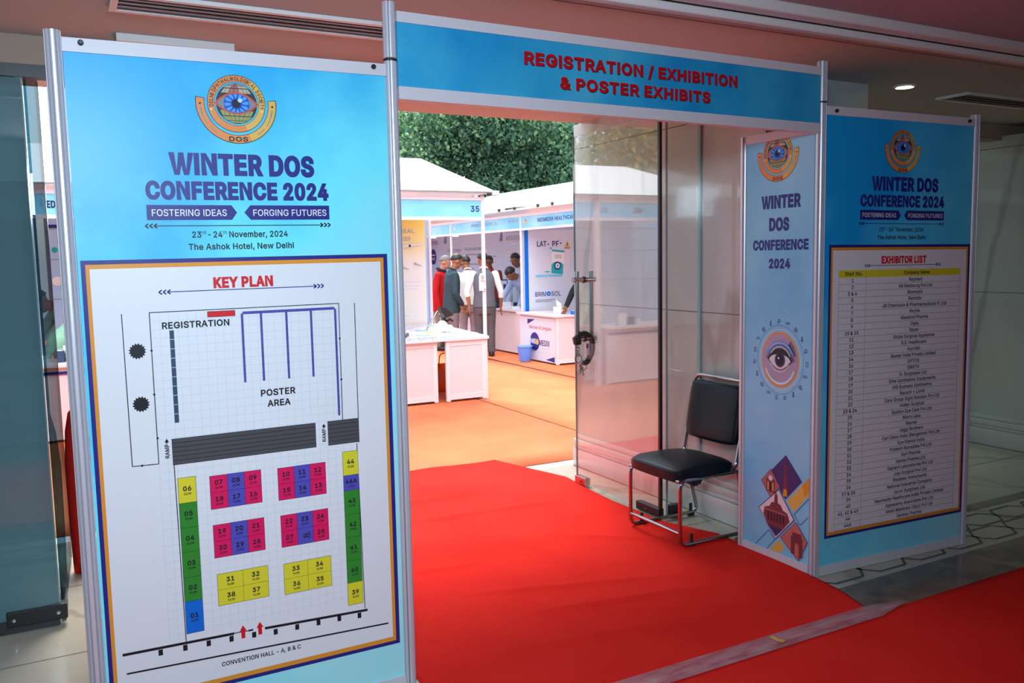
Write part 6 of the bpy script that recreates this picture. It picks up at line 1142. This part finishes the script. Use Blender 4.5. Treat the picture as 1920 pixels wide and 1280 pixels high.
    # trousers
    b = MB(); b.loft([(A(.055), L_ * .096 * H, fw * .066 * H), (A(0), L_ * .104 * H, fw * .074 * H), (hip - V((0, 0, .05 * H)), L_ * .107 * H, V((.078 * H, 0, 0))), (hip - V((0, 0, .09 * H)), L_ * .10 * H, V((.070 * H, 0, 0)))], 'skin', 20)
    for h_, kn, an in LG: b.tube([h_, (h_ + kn) / 2, kn, kn + (an - kn) * .5, an + V((0, 0, -.012 * H))], [.058 * H, .052 * H, .042 * H, .039 * H, .036 * H], 'skin', 14)
    fuse(b, .011, 'trousers', t, cloth(trousers), T, 3)
    for h_, kn, an in LG:
        b = MB(); c = an + V((.028 * H, 0, 0)); b.loft([((c.x, c.y, 0), V((.075 * H, 0, 0)), V((0, .026 * H, 0))), ((c.x, c.y, .012 * H), V((.078 * H, 0, 0)), V((0, .029 * H, 0))), ((c.x - .005 * H, c.y, .026 * H), V((.070 * H, 0, 0)), V((0, .026 * H, 0))), ((c.x - .028 * H, c.y, .048 * H), V((.036 * H, 0, 0)), V((0, .022 * H, 0)))], 'black', 18); b.v = [tuple(T @ V(q)) for q in b.v]; b.build('shoe', t, smooth=True)
    # hair
    b = MB(); n = 16; vs = []; fs = []; hcn = hp(-.010, 0, .013)
    for i in range(n + 1):
        a = pi * i / n
        for j in range(2 * n):
            c = pi * j / n; d = V((sin(a) * cos(c), sin(a) * sin(c), cos(a))); thr = .34 * d.x + .02 if d.x > -.2 else -.05 + .55 * (d.x + .2)
            if d.x > .4: thr = max(thr, .42)
            g = 1.0 if d.z > thr else .78; g *= 1 + .02 * noise.noise(d * 5); vs.append(hcn + Q @ V((d.x * .060 * H * g, d.y * .0505 * H * g, d.z * .0635 * H * g)))
    for i in range(n):
        for j in range(2 * n): p = i * 2 * n + j; q = i * 2 * n + (j + 1) % (2 * n); fs.append((p, p + 2 * n, q + 2 * n, q))
    b.add([T @ q for q in vs], fs, hair); b.build('hair', t, smooth=True)
    b = MB()
    for s in (-1, 1): b.ball(hp(.0475, .018 * s, .004), (.005 * H, .008 * H, .004 * H), 'eyew', 6, Q); b.ball(hp(.0515, .018 * s, .004), (.0025 * H, .0035 * H, .0035 * H), 'pupil', 6, Q); b.ball(hp(.050, .019 * s, .017), (.005 * H, .012 * H, .0025 * H), 'hair', 6, Q)
    b.v = [tuple(T @ V(q)) for q in b.v]; b.build('eyes', t, smooth=True)
    b = MB(); b.ball(hp(.0525, 0, -.033), (.003 * H, .012 * H, .0028 * H), 'brick', 6, Q); b.v = [tuple(T @ V(q)) for q in b.v]; b.build('mouth', t, smooth=True)
    if glasses_:
        b = MB()
        for s in (-1, 1):
            ps = [hp(.058, .019 * s + .014 * cos(2 * pi * i / 16), .004 + .011 * sin(2 * pi * i / 16)) for i in range(17)]; b.tube(ps, .0022 * H, 'black', 6); b.tube([hp(.056, .032 * s, .006), hp(.0, .047 * s, .004)], .0018 * H, 'black', 6)
        b.tube([hp(.059, -.006, .006), hp(.059, .006, .006)], .002 * H, 'black', 6); b.v = [tuple(T @ V(q)) for q in b.v]; b.build('glasses', t, smooth=True)
    return t
person('person in a red sweater with dark scarf and greenish trousers, head bowed', (5.55, 10.3), -38, 1.60, 6, 24, (.42, .008, .012), (.20, .22, .18), 'hairg', 'skin2', collar=(.015, .02, .04), tuck=False)
person('person in a dark teal jacket and grey trousers, hands in front, looking down', (5.44, 9.55), -8, 1.62, 3, 26, (.030, .065, .085), (.20, .17, .20), arms=(((-.01, .03, -.178), (.07, .005, -.30)), ((-.01, -.03, -.178), (.07, -.005, -.30))), tuck=False)
person('person in a white shirt and pale trousers seen from behind, leaning to the counter', (5.86, 9.82), 62, 1.60, 10, 25, (.78, .80, .82), (.42, .40, .48), arms=(((.10, .05, -.15), (.22, .03, -.20)), ((.06, -.06, -.16), (.19, -.04, -.20))), sleeve='rolled', yaw=38, wide=.96)
person('person in a grey waistcoat over a white shirt, seen from behind by the post', (5.76, 9.02), 62, 1.625, 3, 14, (.80, .78, .82), (.105, .10, .115), arms=(((-.02, .06, -.17), (-.03, .04, -.30)), ((-.01, -.055, -.175), (.02, -.05, -.32))), sleeve='rolled', vest=(.115, .13, .16), yaw=22, wide=.97)
person('person with spectacles and beard behind the counter, facing the waistcoat man', (7.16, 11.6), 232, 1.58, 4, 18, (.30, .06, .05), (.08, .08, .10), glasses_=True)
person('person in a pale blue shirt bending low over the counter', (6.86, 9.42), 190, 1.64, 46, 60, (.34, .46, .72), (.02, .022, .035), arms=(((.10, .05, -.16), (.15, .03, -.28)), ((.10, -.05, -.16), (.14, -.03, -.28))))
person('person in a pale grey-blue shirt standing at the stall post, looking down', (6.98, 10.05), 195, 1.63, 6, 30, (.42, .50, .62), (.03, .03, .05), sleeve='long')
person('person in a black long-sleeved top reaching down to the welcome counter', (6.76, 7.44), 192, 1.62, 6, 20, (.022, .024, .032), (.05, .05, .07), arms=(((.05, .06, -.16), (.20, .04, -.27)), ((.10, -.05, -.16), (.215, -.02, -.292))), tuck=False)
person('person in mint green clothes stooping in the stall seen left of the key plan panel', (.02, 6.35), -20, 1.58, 48, 60, (.34, .68, .50), (.34, .66, .50), arms=(((.10, .05, -.16), (.15, .03, -.28)), ((.10, -.05, -.16), (.14, -.03, -.28))))
t = counter('display_counter', 'pinkish counter with dark blue stripe in the stall left of the key plan panel', -1.9, .35, 5.46, 5.9, .68)
b = MB(); b.box(-1.9, .35, 5.436, 5.446, .60, .625, 'navy'); b.build('stripe', t); b = MB(); b.box(-1.95, .40, 5.40, 5.95, .665, .69, 'counterf'); b.build('counter_top', t)
for i, (x, c, h) in enumerate(((-.09, 'slate', .10), (.02, 'white', .14), (-.2, 'white', .06))): slab_thing('carton', ('dark carton on the counter below the stooping person', 'white carton nearest the left post on the far left counter', 'low white carton on the far left counter')[i], 'carton', x, 5.62, .691, .1, .1, h, c, .3 * i, 'cartons on the far left counter')
